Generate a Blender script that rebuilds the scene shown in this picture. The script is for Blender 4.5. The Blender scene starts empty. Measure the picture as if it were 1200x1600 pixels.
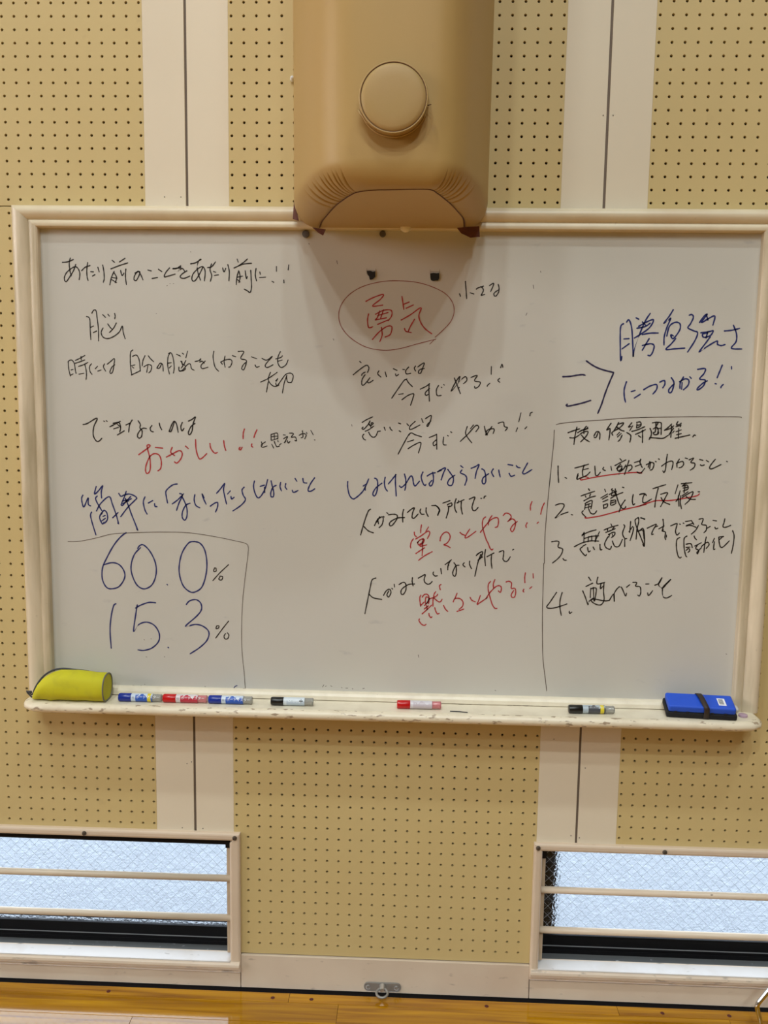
import bpy, bmesh, math, random
from mathutils import Vector, Matrix
random.seed(7)
S = bpy.context.scene
COL = S.collection
# ---------------------------------------------------------------- camera
cd = bpy.data.cameras.new('camera'); cam = bpy.data.objects.new('camera', cd); COL.objects.link(cam)
CX, CY, CZ = 0.06479, -2.11778, 2.032 - 0.46008
RX, RY, RZ = -0.121093, 0.036606, 0.014307      # pitch, yaw, roll
cy, sy, cx, sx, cz, sz = math.cos(RY), math.sin(RY), math.cos(RX), math.sin(RX), math.cos(RZ), math.sin(RZ)
f = Vector((-sy*cx, cy*cx, sx)); r = Vector((cy, sy, 0)); u = r.cross(f)
rr = cz*r + sz*u; uu = -sz*r + cz*u
M = Matrix((rr, uu, -f)).transposed().to_4x4(); M.translation = Vector((CX, CY, CZ))
cam.matrix_world = M
cd.sensor_fit = 'HORIZONTAL'; cd.sensor_width = 36.0
cd.lens = 1331.92 / 1200 * 36.0
cd.clip_start = 0.02
S.camera = cam
# ---------------------------------------------------------------- world (even, overcast daylight outside)
w = bpy.data.worlds.new('overcast'); S.world = w; w.use_nodes = True
bg = w.node_tree.nodes['Background']; bg.inputs[0].default_value = (0.82, 0.90, 1.0, 1); bg.inputs[1].default_value = 4.2
# ---------------------------------------------------------------- view
S.view_settings.view_transform = 'Standard'; S.view_settings.look = 'None'
S.view_settings.exposure = 0.0; S.view_settings.gamma = 1.0; S.view_settings.use_curve_mapping = False
# ---------------------------------------------------------------- ceiling lamps of the hall (their housings are built below)
LAMP_Z = 9.0
LAMPS = [(-2.1, -3.6, 140.0), (2.1, -3.6, 110.0), (0.0, -6.4, 180.0), (-2.4, -8.2, 215.0), (2.4, -8.2, 170.0), (0.0, -11.0, 260.0)]
for lx, ly, lp in LAMPS:
    ld = bpy.data.lights.new('hall_lamp_light', 'AREA'); ld.shape = 'DISK'; ld.size = 0.42
    ld.energy = lp * 0.975; ld.color = (0.93, 1.0, 1.0)
    lo = bpy.data.objects.new('hall_lamp_light', ld); COL.objects.link(lo); lo.location = (lx, ly, LAMP_Z - 0.03)
# ---------------------------------------------------------------- helpers
def tag(o, label=None, cat=None, group=None, kind=None):
    if label: o['label'] = label
    if cat: o['category'] = cat
    if group: o['group'] = group
    if kind: o['kind'] = kind
    return o
def empty(name, loc=(0, 0, 0), rotz=0.0):
    o = bpy.data.objects.new(name, None); COL.objects.link(o); o.location = loc; o.rotation_euler = (0, 0, rotz)
    o.empty_display_size = 0.05
    return o
def mesh(name, v, fs, mat, parent=None, smooth=False, loc=None):
    me = bpy.data.meshes.new(name); me.from_pydata([tuple(p) for p in v], [], fs)
    me.validate(); me.update()
    if smooth:
        me.polygons.foreach_set('use_smooth', [True]*len(me.polygons))
    mats = mat if isinstance(mat, (list, tuple)) else [mat]
    for m in mats: me.materials.append(m)
    o = bpy.data.objects.new(name, me); COL.objects.link(o)
    if parent is not None: o.parent = parent
    if loc: o.location = loc
    return o
def fixn(o):
    bm = bmesh.new(); bm.from_mesh(o.data); bmesh.ops.recalc_face_normals(bm, faces=bm.faces); bm.to_mesh(o.data); bm.free(); return o
def bev(o, wdt=0.002, seg=2):
    m = o.modifiers.new('b', 'BEVEL'); m.width = wdt; m.segments = seg; m.limit_method = 'ANGLE'; m.angle_limit = 0.6
    return o
BF = [(0,1,3,2),(4,6,7,5),(0,4,5,1),(2,3,7,6),(0,2,6,4),(1,5,7,3)]
def boxv(x0,x1,y0,y1,z0,z1):
    return [(x,y,z) for x in (x0,x1) for y in (y0,y1) for z in (z0,z1)]
def box(name, x0,x1,y0,y1,z0,z1, mat, parent=None, b=0):
    o = mesh(name, boxv(x0,x1,y0,y1,z0,z1), BF, mat, parent); fixn(o)
    if b: bev(o, b)
    return o
def boxes(name, L, mat, parent=None, b=0):
    v=[];fs=[]
    for q in L:
        n=len(v); v+=boxv(*q); fs+=[tuple(i+n for i in ff) for ff in BF]
    o=mesh(name,v,fs,mat,parent); fixn(o)
    if b: bev(o,b)
    return o
def tube(name, pts, rad, mat, parent=None, n=12, closed=False, flat=None):
    pts=[Vector(p) for p in pts]; v=[];fs=[];N=len(pts)
    up=None
    for i,p in enumerate(pts):
        a=pts[(i-1)%N] if (closed or i>0) else p; b_=pts[(i+1)%N] if (closed or i<N-1) else p
        t=(b_-a).normalized()
        if up is None:
            up = Vector((0,1,0)) if abs(t.y)<.9 else Vector((0,0,1))
        s=t.cross(up).normalized(); up=s.cross(t).normalized()
        rd = rad[i] if isinstance(rad,(list,tuple)) else rad
        for k in range(n):
            an=2*math.pi*k/n; v.append(p+rd*(math.cos(an)*s+math.sin(an)*up*(flat or 1)))
    R=N if closed else N-1
    for i in range(R):
        for k in range(n):
            j=(i+1)%N
            fs.append((i*n+k, i*n+(k+1)%n, j*n+(k+1)%n, j*n+k))
    if not closed:
        fs.append(tuple(range(n))); fs.append(tuple((N-1)*n+k for k in range(n)))
    o=mesh(name,v,fs,mat,parent,smooth=True); fixn(o); return o
def lathe(name, prof, axis, org, mat, parent=None, n=32, smooth=True):
    """prof: (distance along axis, radius)"""
    ax={'x':Vector((1,0,0)),'y':Vector((0,1,0)),'z':Vector((0,0,1))}[axis]
    e1={'x':Vector((0,1,0)),'y':Vector((0,0,1)),'z':Vector((1,0,0))}[axis]; e2=ax.cross(e1)
    org=Vector(org); v=[];fs=[]
    for (d,rad) in prof:
        for k in range(n):
            an=2*math.pi*k/n; v.append(org+ax*d+max(rad,1e-5)*(math.cos(an)*e1+math.sin(an)*e2))
    for i in range(len(prof)-1):
        for k in range(n):
            fs.append((i*n+k,i*n+(k+1)%n,(i+1)*n+(k+1)%n,(i+1)*n+k))
    fs.append(tuple(range(n))); fs.append(tuple((len(prof)-1)*n+k for k in range(n)))
    o=mesh(name,v,fs,mat,parent,smooth=smooth); fixn(o)
    if smooth:
        m=o.modifiers.new('e','EDGE_SPLIT'); m.split_angle=math.radians(38)
    return o
def crom(P, seg=6, closed=False):
    n=len(P); out=[]
    if n<3 and not closed: return [tuple(p) for p in P]
    for i in range(n if closed else n-1):
        g=lambda k: P[k%n] if closed else P[min(max(k,0),n-1)]
        p0,p1,p2,p3=g(i-1),g(i),g(i+1),g(i+2)
        for s_ in range(seg):
            t=s_/seg
            out.append(tuple(0.5*((2*b)+(-a+c)*t+(2*a-5*b+4*c-d)*t*t+(-a+3*b-3*c+d)*t**3) for a,b,c,d in zip(p0,p1,p2,p3)))
    if not closed: out.append(tuple(P[-1]))
    return out
# ---------------------------------------------------------------- materials
def mat(name, col, rough=0.5, metal=0.0, spec=0.5, noise=None, bump=None, trans=0.0, emit=None, coat=0.0, coords='Object'):
    """noise = list of (scale, (r,g,b) colour, threshold lo, hi, amount, (sx,sy,sz) stretch)"""
    m=bpy.data.materials.new(name); m.use_nodes=True; nt=m.node_tree; b=nt.nodes['Principled BSDF']
    b.inputs['Base Color'].default_value=(*col,1); b.inputs['Roughness'].default_value=rough; b.inputs['Metallic'].default_value=metal
    b.inputs['Specular IOR Level'].default_value=spec
    b.inputs['Transmission Weight'].default_value=trans
    b.inputs['Coat Weight'].default_value=coat
    if emit: b.inputs['Emission Color'].default_value=(*emit[0],1); b.inputs['Emission Strength'].default_value=emit[1]
    tc=nt.nodes.new('ShaderNodeTexCoord')
    src=None
    if noise:
        prev=None
        for (sc,c2,lo,hi,amt,st) in noise:
            mp=nt.nodes.new('ShaderNodeMapping'); mp.inputs['Scale'].default_value=st
            nt.links.new(tc.outputs[coords],mp.inputs['Vector'])
            nz=nt.nodes.new('ShaderNodeTexNoise'); nz.inputs['Scale'].default_value=sc; nz.inputs['Detail'].default_value=5
            nt.links.new(mp.outputs[0],nz.inputs['Vector'])
            mr=nt.nodes.new('ShaderNodeMapRange'); mr.inputs[1].default_value=lo; mr.inputs[2].default_value=hi; mr.inputs[3].default_value=0; mr.inputs[4].default_value=amt
            nt.links.new(nz.outputs[0],mr.inputs[0])
            mx=nt.nodes.new('ShaderNodeMix'); mx.data_type='RGBA'
            nt.links.new(mr.outputs[0],mx.inputs[0])
            if prev is None: mx.inputs[6].default_value=(*col,1)
            else: nt.links.new(prev,mx.inputs[6])
            mx.inputs[7].default_value=(*c2,1); prev=mx.outputs[2]
        nt.links.new(prev,b.inputs['Base Color'])
    if bump:
        sc,stg,dist=bump[:3]; st=bump[3] if len(bump)>3 else (1,1,1)
        mp=nt.nodes.new('ShaderNodeMapping'); mp.inputs['Scale'].default_value=st
        nt.links.new(tc.outputs[coords],mp.inputs['Vector'])
        nz=nt.nodes.new('ShaderNodeTexNoise'); nz.inputs['Scale'].default_value=sc; nz.inputs['Detail'].default_value=4
        nt.links.new(mp.outputs[0],nz.inputs['Vector'])
        bp=nt.nodes.new('ShaderNodeBump'); bp.inputs['Strength'].default_value=stg; bp.inputs['Distance'].default_value=dist
        nt.links.new(nz.outputs[0],bp.inputs['Height']); nt.links.new(bp.outputs[0],b.inputs['Normal'])
    return m
U1=(1,1,1)
M_YEL = mat('yellow_board', (0.60,0.47,0.215), 0.55, noise=[(3,(0.55,0.42,0.18),.4,.75,.5,U1),(900,(0.66,0.53,0.27),.5,.8,.35,U1),(14,(0.40,0.29,0.14),.68,.80,.45,U1)], bump=(700,.12,.001))
M_IVO = mat('ivory_board', (0.74,0.66,0.515), 0.5, noise=[(4,(0.70,0.62,0.475),.4,.75,.5,U1),(22,(0.45,0.34,0.26),.70,.80,.35,U1)], bump=(500,.08,.001))
M_DARK = mat('dark_void', (0.02,0.014,0.008), 0.9)
M_GROOVE = mat('seam_strip', (0.16,0.12,0.09), 0.7)
M_KICK = mat('ivory_kickboard', (0.66,0.56,0.44), 0.45, noise=[(5,(0.56,0.44,0.33),.4,.7,.6,U1),(30,(0.28,0.22,0.17),.66,.76,.5,(1,1,2.5))])
M_CREAM = mat('cream_moulding', (0.72,0.63,0.45), 0.36, noise=[(9,(0.60,0.48,0.32),.45,.72,.6,(1,1,1)),(60,(0.32,0.24,0.16),.70,.78,.45,U1)])
M_SIDE = mat('cream_side_moulding', (0.72,0.62,0.46), 0.38, noise=[(7,(0.42,0.35,0.22),.40,.66,.75,(4.5,1,.5)),(50,(0.25,0.19,0.12),.72,.8,.4,U1)])
M_TRAY = mat('cream_tray', (0.80,0.72,0.55), 0.33, noise=[(25,(0.62,0.53,0.38),.5,.75,.5,U1),(85,(0.24,0.15,0.08),.59,.65,.8,(.45,1,1.6)),(160,(0.16,0.12,0.09),.74,.79,.8,U1)])
M_TRAYTOP = mat('cream_tray_top', (0.80,0.73,0.57), 0.33, noise=[(25,(0.64,0.56,0.42),.45,.75,.6,U1),(150,(0.16,0.13,0.10),.73,.79,.7,U1)])
M_BOARD = mat('whiteboard_enamel', (0.585,0.57,0.515), 0.30, noise=[(1.4,(0.56,0.55,0.50),.4,.7,.6,U1),(5,(0.50,0.49,0.46),.60,.80,.35,(1,1,1.6)),(16,(0.36,0.36,0.37),.69,.80,.5,(1,1,2.2)),(2.2,(0.60,0.585,0.54),.45,.6,.5,U1)])
M_VINYL = mat('tan_vinyl', (0.43,0.285,0.098), 0.46, spec=.35, noise=[(3,(0.44,0.29,0.115),.4,.7,.6,U1),(26,(0.38,0.24,0.11),.66,.80,.4,U1)], bump=(420,.10,.001))
M_VINYL2 = mat('tan_vinyl_button', (0.40,0.27,0.10), 0.48, spec=.35, noise=[(12,(0.44,0.29,0.13),.4,.7,.5,U1),(50,(0.30,0.19,0.09),.70,.80,.4,U1)], bump=(400,.12,.001))
M_UNDER = mat('tan_underside', (0.50,0.34,0.14), 0.6, noise=[(60,(0.40,0.26,0.10),.62,.8,.35,U1)])
M_THREAD = mat('brown_thread', (0.10,0.03,0.012), 0.7)
M_FLAP = mat('maroon_flap', (0.13,0.035,0.018), 0.55, noise=[(80,(0.06,0.015,0.01),.4,.7,.6,U1)])
M_FRAMEW = mat('window_frame_paint', (0.66,0.54,0.41), 0.4, noise=[(10,(0.57,0.46,0.34),.45,.75,.5,U1),(60,(0.25,0.19,0.14),.70,.77,.6,(.5,1,1.5))])
M_SILL = mat('sill_paint', (0.60,0.57,0.54), 0.28, noise=[(14,(0.50,0.44,0.38),.50,.75,.6,(1,1,1)),(60,(0.2,0.17,0.13),.68,.75,.5,(.5,1,1.5))])
M_BAR = mat('guard_bar_paint', (0.66,0.56,0.43), 0.38, noise=[(90,(0.10,0.06,0.04),.74,.78,.9,(.5,1,1)),(10,(0.56,0.46,0.34),.45,.7,.5,U1)])
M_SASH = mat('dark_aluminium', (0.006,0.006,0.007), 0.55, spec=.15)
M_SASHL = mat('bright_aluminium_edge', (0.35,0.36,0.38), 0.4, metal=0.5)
M_ALU = mat('wet_aluminium', (0.16,0.17,0.17), 0.38, metal=0.4, noise=[(70,(0.6,0.62,0.65),.66,.72,.9,(.6,1,1))])
M_STEEL = mat('galvanised_steel', (0.30,0.29,0.27), 0.5, metal=0.6, noise=[(60,(0.24,0.23,0.22),.5,.7,.5,U1)])
M_ZINC = mat('bright_zinc', (0.62,0.63,0.62), 0.3, metal=0.9)
M_CHROME = mat('chrome', (0.62,0.60,0.56), 0.13, metal=1.0)
M_RUB = mat('black_rubber', (0.006,0.005,0.005), 0.8, spec=.1)
M_SCREW = mat('dark_screw', (0.12,0.105,0.09), 0.35, metal=0.7)
M_INK = {}
for k_,c_,rg in (('black',(0.018,0.013,0.010),.5),('blue',(0.012,0.022,0.14),.45),('navy',(0.018,0.014,0.06),.45),('red',(0.42,0.03,0.035),.5),('maroon',(0.28,0.09,0.07),.5),('darkgrey',(0.13,0.10,0.08),.5),('faint',(0.09,0.07,0.06),.5)):
    M_INK[k_]=mat(k_+'_ink',c_,rg)
INK = [
  ('black', 1.9, 'black handwriting along the top left, the uppermost line of the board', """-806 1914 -792.5 1915.5 -778.5 1921
-786 1924.5 -789 1912 -788 1895.5 -785 1882
-773 1909.5 -778.5 1895.5 -789.5 1878.5 -797 1869 -801 1870 -802 1878.5 -796 1890 -784.5 1899.5 -774 1904 -767 1898.5 -763.5 1887.5 -765.5 1873
-759 1894.5 -749.5 1903 -737.5 1907
-743.5 1914 -746 1896 -745.5 1879 -743.5 1871.5
-736.5 1892.5 -729.5 1892
-732.5 1882 -726 1885.5
-718.5 1903 -715.5 1892
-706.5 1908.5 -704 1893.5 -703.5 1876.5 -706 1867.5
-683 1920 -677 1915
-651 1925 -665 1916
-686.5 1899.5 -665.5 1907.5 -644.5 1914
-678.5 1893.5 -685.5 1879.5 -690 1861.5
-680 1892 -673 1879.5 -676.5 1867
-685.5 1879.5 -672 1877
-685 1874 -673.5 1867
-662.5 1896 -659.5 1884 -654.5 1889.5
-649.5 1899.5 -651 1882.5 -649 1862.5
-627.5 1890 -617 1894 -616 1888 -624 1873 -630 1874.5 -628 1884.5 -619.5 1894.5 -613 1886 -608 1874
-595.5 1897.5 -587 1895.5
-585.5 1877.5 -572 1880
-569.5 1899.5 -561 1894
-542 1903 -551.5 1892 -555.5 1882 -547.5 1883 -528.5 1888.5
-534 1901.5 -524 1902.5 -514 1903.5
-534 1901 -524 1902 -513.5 1908.5 -521.5 1895 -511 1902 -504 1893.5
-499.5 1896.5 -512.5 1888 -516 1881 -507 1878.5 -492.5 1884
-490.5 1913 -477.5 1916 -464 1924.5 -470.5 1920 -474.5 1906.5 -472 1890 -466.5 1874.5
-460.5 1905 -471 1885.5 -481 1872.5 -487.5 1875.5 -485 1888.5 -472 1902 -460.5 1906.5 -455 1895.5 -457 1873
-449 1904.5 -439 1906.5 -429.5 1918
-439 1913.5 -443 1899.5 -439 1886 -442.5 1872
-434.5 1895.5 -429 1893.5
-432.5 1886 -422.5 1887.5
-412 1904 -409 1894.5 -404.5 1903
-399.5 1912 -396 1896 -397 1873.5
-376.5 1925 -374 1918
-351.5 1925.5 -361.5 1917 -374.5 1908.5
-384.5 1904 -363 1913 -341.5 1915.5
-373 1897.5 -377.5 1882 -379 1865
-372 1896 -369.5 1882.5 -372.5 1870
-377.5 1882 -363.5 1885
-376 1876.5 -369.5 1871
-357 1897.5 -354.5 1879.5 -352 1884
-343.5 1899 -342.5 1877 -342 1857.5 -345.5 1846.5 -352 1850.5 -359.5 1854
-330.5 1903.5 -332.5 1888 -329.5 1874
-321.5 1895 -320.5 1889.5
-322 1882 -307.5 1883
-281 1908.5 -281 1897
-292 1873.5 -287.5 1871
-251 1912.5 -252.5 1900.5
-263 1876.5 -262.5 1870"""),
  ('black', 1.8, 'single black kanji written large below the top line at left', """-750 1785 -744 1783 -741.5 1775 -741.5 1752.5 -740.5 1729.5
-736.5 1793 -732 1800 -726 1799.5 -723.5 1781 -721 1753 -721.5 1726.5
-741 1759 -733 1762.5
-734 1746.5 -725.5 1750.5
-709.5 1790 -702.5 1783.5
-696.5 1791 -693 1786.5
-680 1793.5 -678.5 1787 -680 1780
-697.5 1768 -692 1760 -686.5 1754.5
-676 1770.5 -683.5 1757.5 -694 1747
-709.5 1758 -714.5 1747 -710 1736 -698.5 1732.5 -684 1737.5 -669 1749 -661.5 1763.5 -659.5 1748 -655 1732.5"""),
  ('black', 1.7, 'black handwriting in the third line at left with two words below its end', """-799 1675.5 -798 1657 -794.5 1640
-798.5 1676.5 -790.5 1679.5 -784 1671.5 -782 1657.5 -780 1646.5
-792.5 1655 -787 1656.5
-795 1641.5 -787.5 1645.5
-781 1678.5 -769 1684 -756.5 1691
-766.5 1688.5 -766 1679.5
-781.5 1671.5 -769 1675.5 -757 1680
-773.5 1664 -761.5 1668 -749.5 1674
-757.5 1669.5 -754.5 1655 -754 1642 -755.5 1632
-773 1645 -760.5 1647.5
-740.5 1671 -746 1663 -744.5 1651.5 -740 1645
-731.5 1659 -725.5 1665
-725.5 1653 -717 1656
-708 1671 -711 1663.5 -705.5 1653
-701.5 1670 -691.5 1678 -683 1684 -684.5 1669 -687.5 1653.5 -692.5 1647.5 -695 1652 -689.5 1663.5 -682.5 1669
-636.5 1705.5 -642 1700.5 -643.5 1685 -643 1664 -640.5 1644
-638 1690 -627.5 1693 -621 1680 -619 1654
-641.5 1667 -632 1669.5
-639 1664.5 -635 1661.5
-641.5 1645 -630 1650 -619 1655.5
-606.5 1692 -612 1680 -614 1667
-598.5 1692 -592.5 1684.5 -585.5 1678
-610 1665 -599 1670.5 -591 1667.5 -592.5 1656 -598 1650.5
-600 1667.5 -603 1651.5
-577.5 1662.5 -569.5 1674 -563 1670.5 -562 1655
-577.5 1662 -571 1662.5 -565.5 1673
-544 1700.5 -549.5 1688.5 -550.5 1668 -546.5 1648
-548 1698 -541 1699 -536 1683.5 -534.5 1663 -536.5 1650.5
-551 1674.5 -541.5 1676
-547 1663 -541.5 1668
-528 1696.5 -519.5 1692.5
-513.5 1699 -510.5 1697
-515 1679.5 -514 1671
-522.5 1665.5 -522 1656.5 -511.5 1657 -506 1662
-508.5 1671 -506 1666
-521.5 1694 -518.5 1692
-514 1699.5 -511 1697
-500.5 1704.5 -505 1688.5
-517.5 1680 -514 1673.5 -510 1671
-505.5 1681.5 -510 1672.5 -517 1663
-522 1655.5 -514 1658 -500.5 1672.5 -494 1672.5 -491.5 1662 -485 1658.5
-482.5 1679.5 -472.5 1682 -467.5 1687 -471.5 1678 -465 1680.5 -459.5 1675.5
-457 1681 -467.5 1670.5 -465 1662.5 -450.5 1666
-435.5 1705 -437.5 1690 -433 1667 -424 1656.5
-408 1693.5 -410.5 1680 -408 1666.5
-419 1678.5 -408 1684 -394.5 1685.5 -391 1679 -395 1668.5 -399.5 1666.5
-419 1678.5 -414.5 1673.5
-390 1695 -381.5 1692
-375.5 1705 -361.5 1704.5 -369.5 1688.5 -356.5 1684.5 -356 1675.5 -362 1661 -367 1664 -363 1673 -355.5 1679.5
-343 1692.5 -329.5 1688
-334 1673 -330.5 1667.5 -323.5 1669.5
-317 1689 -305 1685 -291 1694.5 -302.5 1681.5 -309 1672 -304 1667 -289.5 1674
-271.5 1706 -277.5 1692 -277.5 1678 -270 1667.5 -258 1674 -252.5 1686
-283 1688 -270 1692 -266.5 1696
-276.5 1683 -267 1685.5
-320.5 1631.5 -302.5 1640 -279.5 1655.5
-296 1655.5 -301.5 1640 -297.5 1629.5 -287 1621.5 -275 1624.5
-301.5 1632 -304 1619 -306 1607.5
-283 1635 -277.5 1640.5 -283 1630 -279 1624 -268.5 1638 -258 1651 -246 1654 -240 1647.5 -243.5 1633 -248.5 1631.5
-256.5 1646 -254 1633 -246 1631.5
-255.5 1648.5 -262 1630 -266.5 1605.5"""),
  ('black', 2.1, 'black handwriting of seven characters in the middle of the left half', """-766 1521 -755 1524 -730 1537.5 -739 1516 -741 1495 -734.5 1481.5 -727.5 1480 -719.5 1487.5
-713.5 1530.5 -712 1529.5
-707.5 1531.5 -705 1530
-698.5 1516.5 -685 1523.5 -672 1530.5
-690 1525 -675.5 1527.5 -671.5 1514.5 -674 1504
-689 1511.5 -677 1515.5
-679.5 1523 -671.5 1516
-680 1496.5 -662.5 1507
-658 1521.5 -647 1526.5
-642 1534 -648.5 1522.5 -651.5 1504
-627 1532.5 -621.5 1523 -623 1515 -617.5 1507.5 -619.5 1493 -626.5 1489.5 -629.5 1496.5 -623.5 1507.5 -615 1514 -606.5 1513.5
-592.5 1521 -597 1514.5 -595 1507.5 -589 1505.5
-574 1527.5 -572 1518.5 -568 1511
-549.5 1507 -542.5 1524.5 -536 1532.5 -530.5 1524.5 -527 1505.5
-549.5 1508 -544.5 1508 -536 1531
-516 1530 -520 1519.5 -517.5 1509 -512 1515.5
-501 1533.5 -491.5 1538 -483 1544 -489 1528 -492 1509.5 -498 1500 -501.5 1505 -494.5 1520 -484.5 1528"""),
  ('red', 2.2, 'red handwriting of five characters with two exclamation marks on the left half', """-627.5 1448 -611 1460 -600 1468 -598.5 1472.5 -605.5 1472 -604 1460 -599 1438.5 -599 1412 -605.5 1401.5 -610.5 1406.5 -609 1422.5 -599 1444 -587 1451.5 -575 1447 -570.5 1431 -572.5 1415 -579.5 1408.5
-585 1467 -566.5 1465.5
-542.5 1468 -546.5 1455.5 -537 1447.5
-557.5 1443.5 -544 1450.5 -525 1460 -517.5 1453.5 -521 1440 -531 1429 -537.5 1432
-509 1471.5 -502 1465.5
-483.5 1488 -482.5 1463.5 -476.5 1443 -469.5 1441 -456 1453.5
-447.5 1479 -445.5 1467 -436.5 1455.5 -429 1457
-413 1486.5 -411.5 1473.5 -408 1462.5
-361 1516 -364 1506 -364.5 1492
-372 1471 -375 1466.5 -371 1464.5 -367 1471
-330 1514.5 -335 1503.5 -337.5 1495
-342.5 1479.5 -344 1475 -340.5 1471.5"""),
  ('black', 1.7, 'small black handwriting after the red exclamation marks', """-319 1485 -316.5 1476
-309 1485 -319 1477.5 -316.5 1471.5 -305 1475
-295 1504 -294.5 1489.5
-294.5 1503.5 -279.5 1507 -278 1493
-293 1498 -279 1500
-287 1505.5 -286.5 1491
-293.5 1489 -278 1494
-293 1479.5 -288.5 1470
-287 1487 -281 1474 -274 1475.5
-278 1488.5 -277 1485.5
-274 1478.5 -269.5 1481.5
-264.5 1503 -259 1502.5
-263.5 1493.5 -253.5 1499 -262 1483 -255 1489.5 -252 1483 -247.5 1487.5
-249 1507.5 -239 1506.5 -244.5 1497.5 -234.5 1498 -231.5 1489 -236 1490
-225 1502.5 -215.5 1507 -207.5 1504 -211 1494
-217 1514 -215.5 1499.5 -220 1496.5
-207 1510 -205.5 1507
-196 1515 -190 1504.5
-187 1492 -185.5 1491.5"""),
  ('blue', 2.2, 'blue handwriting crossing the left half above the boxed numbers', """-771.5 1344 -775 1336.5 -774 1324 -770 1314 -761.5 1331.5 -758 1337 -758.5 1321.5 -752.5 1317
-737 1366.5 -742 1347 -730 1357.5 -720.5 1369 -724.5 1353 -724 1337.5
-735 1342.5 -739.5 1336 -734 1322 -723 1303.5
-750.5 1301.5 -753.5 1293 -749.5 1273 -741 1243.5
-738 1304.5 -727 1323.5 -705 1341.5 -697 1322.5 -687.5 1294.5 -682.5 1273 -684.5 1274.5
-725 1300.5 -730.5 1288 -724 1272 -719.5 1276.5
-726 1296.5 -718.5 1306.5 -711.5 1299.5 -710.5 1284 -718 1273.5
-722 1291 -716 1293.5
-725 1279.5 -715.5 1286.5
-697 1288 -683 1301.5
-680 1350 -675 1343 -669 1344.5
-661 1355.5 -666.5 1340 -674 1323 -671 1320 -658 1334.5 -649.5 1343
-669 1345.5 -652 1349 -635 1340.5 -641 1332 -658.5 1314.5 -676.5 1291
-669.5 1331.5 -655 1334.5 -648 1337.5
-671 1324.5 -655 1332
-663.5 1337.5 -655.5 1317.5 -649 1298 -634 1258.5 -637 1261
-613.5 1342.5 -618 1329.5 -614.5 1310 -609 1299
-605.5 1327 -594 1333.5
-589.5 1326 -588.5 1319 -583.5 1318.5
-531 1376.5 -543.5 1373.5 -559.5 1359 -559.5 1345 -556.5 1328
-544.5 1326 -530 1337 -515.5 1352
-525.5 1352.5 -518.5 1348.5 -527.5 1328.5 -534 1310
-520 1345.5 -513 1331.5 -507.5 1314.5 -508 1295 -513.5 1285.5 -519.5 1292 -519 1306 -510.5 1323 -499.5 1328.5
-487 1350.5 -489 1337.5 -485 1323.5 -475 1317.5
-468 1352 -463.5 1342.5
-469 1352.5 -465.5 1341 -459 1327
-448.5 1322 -437 1330 -429.5 1331 -430.5 1319 -435.5 1307.5
-432 1355 -421.5 1367 -411.5 1380 -414.5 1364.5 -410.5 1342 -407 1328
-404.5 1353.5 -397.5 1361.5
-396 1347.5 -394.5 1341 -388 1345.5
-362.5 1371.5 -368 1364 -365 1351 -359.5 1340 -371 1325.5 -391.5 1311
-336.5 1387.5 -339 1374 -335.5 1357.5 -328.5 1345.5 -320 1350.5 -310 1369 -303.5 1391.5
-322.5 1374 -311.5 1377.5
-311.5 1372 -311 1358.5
-295 1388.5 -292 1375 -288.5 1361 -289 1350 -294.5 1348.5 -296 1358 -290.5 1372 -282 1377.5
-271 1385 -272.5 1374 -269 1364
-258 1382.5 -259.5 1374 -255.5 1368
-235 1395.5 -230.5 1388.5
-242 1366 -238.5 1360.5 -227.5 1365.5
-215.5 1396 -213.5 1386 -205.5 1384.5
-186 1398 -196.5 1382.5 -202.5 1367 -196.5 1364 -185.5 1370.5"""),
  ('darkgrey', 1.1, 'thin grey line boxing the two percentages at left', """-813.5 1225 -782.5 1226.5 -741 1235.5 -699.5 1246.5 -650.5 1250.5 -577 1254 -503.5 1253.5 -434.5 1244.5 -382 1234.5 -361.5 1230 -353.5 1222 -354 1199.5 -362 1137.5 -368.5 1075.5 -371 1013 -370.5 950 -365.5 895.5 -362.5 853
-368 852 -362 851.5"""),
  ('blue', 2.3, 'large blue number above, with decimal point, in the box at left', """-663.5 1250.5 -677.5 1240 -696.5 1217 -715.5 1183.5 -726.5 1158.5 -727.5 1129.5 -717.5 1109 -703 1105.5 -684.5 1112 -670.5 1133 -671 1151.5 -683 1168 -701.5 1173 -722.5 1167
-635 1211 -628.5 1219 -618.5 1219.5 -602.5 1202.5 -590 1174 -589 1145 -600 1118 -620.5 1107 -639 1117 -651 1144 -652.5 1168.5 -643.5 1195.5 -627.5 1213
-489.5 1231.5 -504 1228 -520.5 1204 -528.5 1175 -529 1146.5 -520 1117.5 -503.5 1102.5 -489.5 1102 -472.5 1114.5 -462 1143.5 -458.5 1176.5 -463.5 1209.5 -475.5 1227.5 -489.5 1231.5
-561.5 1120 -560 1118.5"""),
  ('blue', 2.3, 'large blue number below, with decimal point, in the box at left', """-694 1066.5 -700 1061.5 -707 1034.5 -711 996.5 -709 949.5
-639 1065 -643.5 1040 -650 994.5 -637 1013 -616 1020.5 -595.5 1012 -583.5 991 -586 970 -603 953 -624 946 -639.5 947
-643.5 1056.5 -630 1064.5 -609 1072 -591.5 1071.5
-561.5 955.5 -560 954.5
-512.5 1069 -504 1078.5 -487.5 1082 -475.5 1073 -474 1056.5 -486 1039.5 -516 1011.5 -490.5 1017.5 -470 1013 -455.5 998.5 -460 977.5 -478.5 958 -504.5 940"""),
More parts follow.
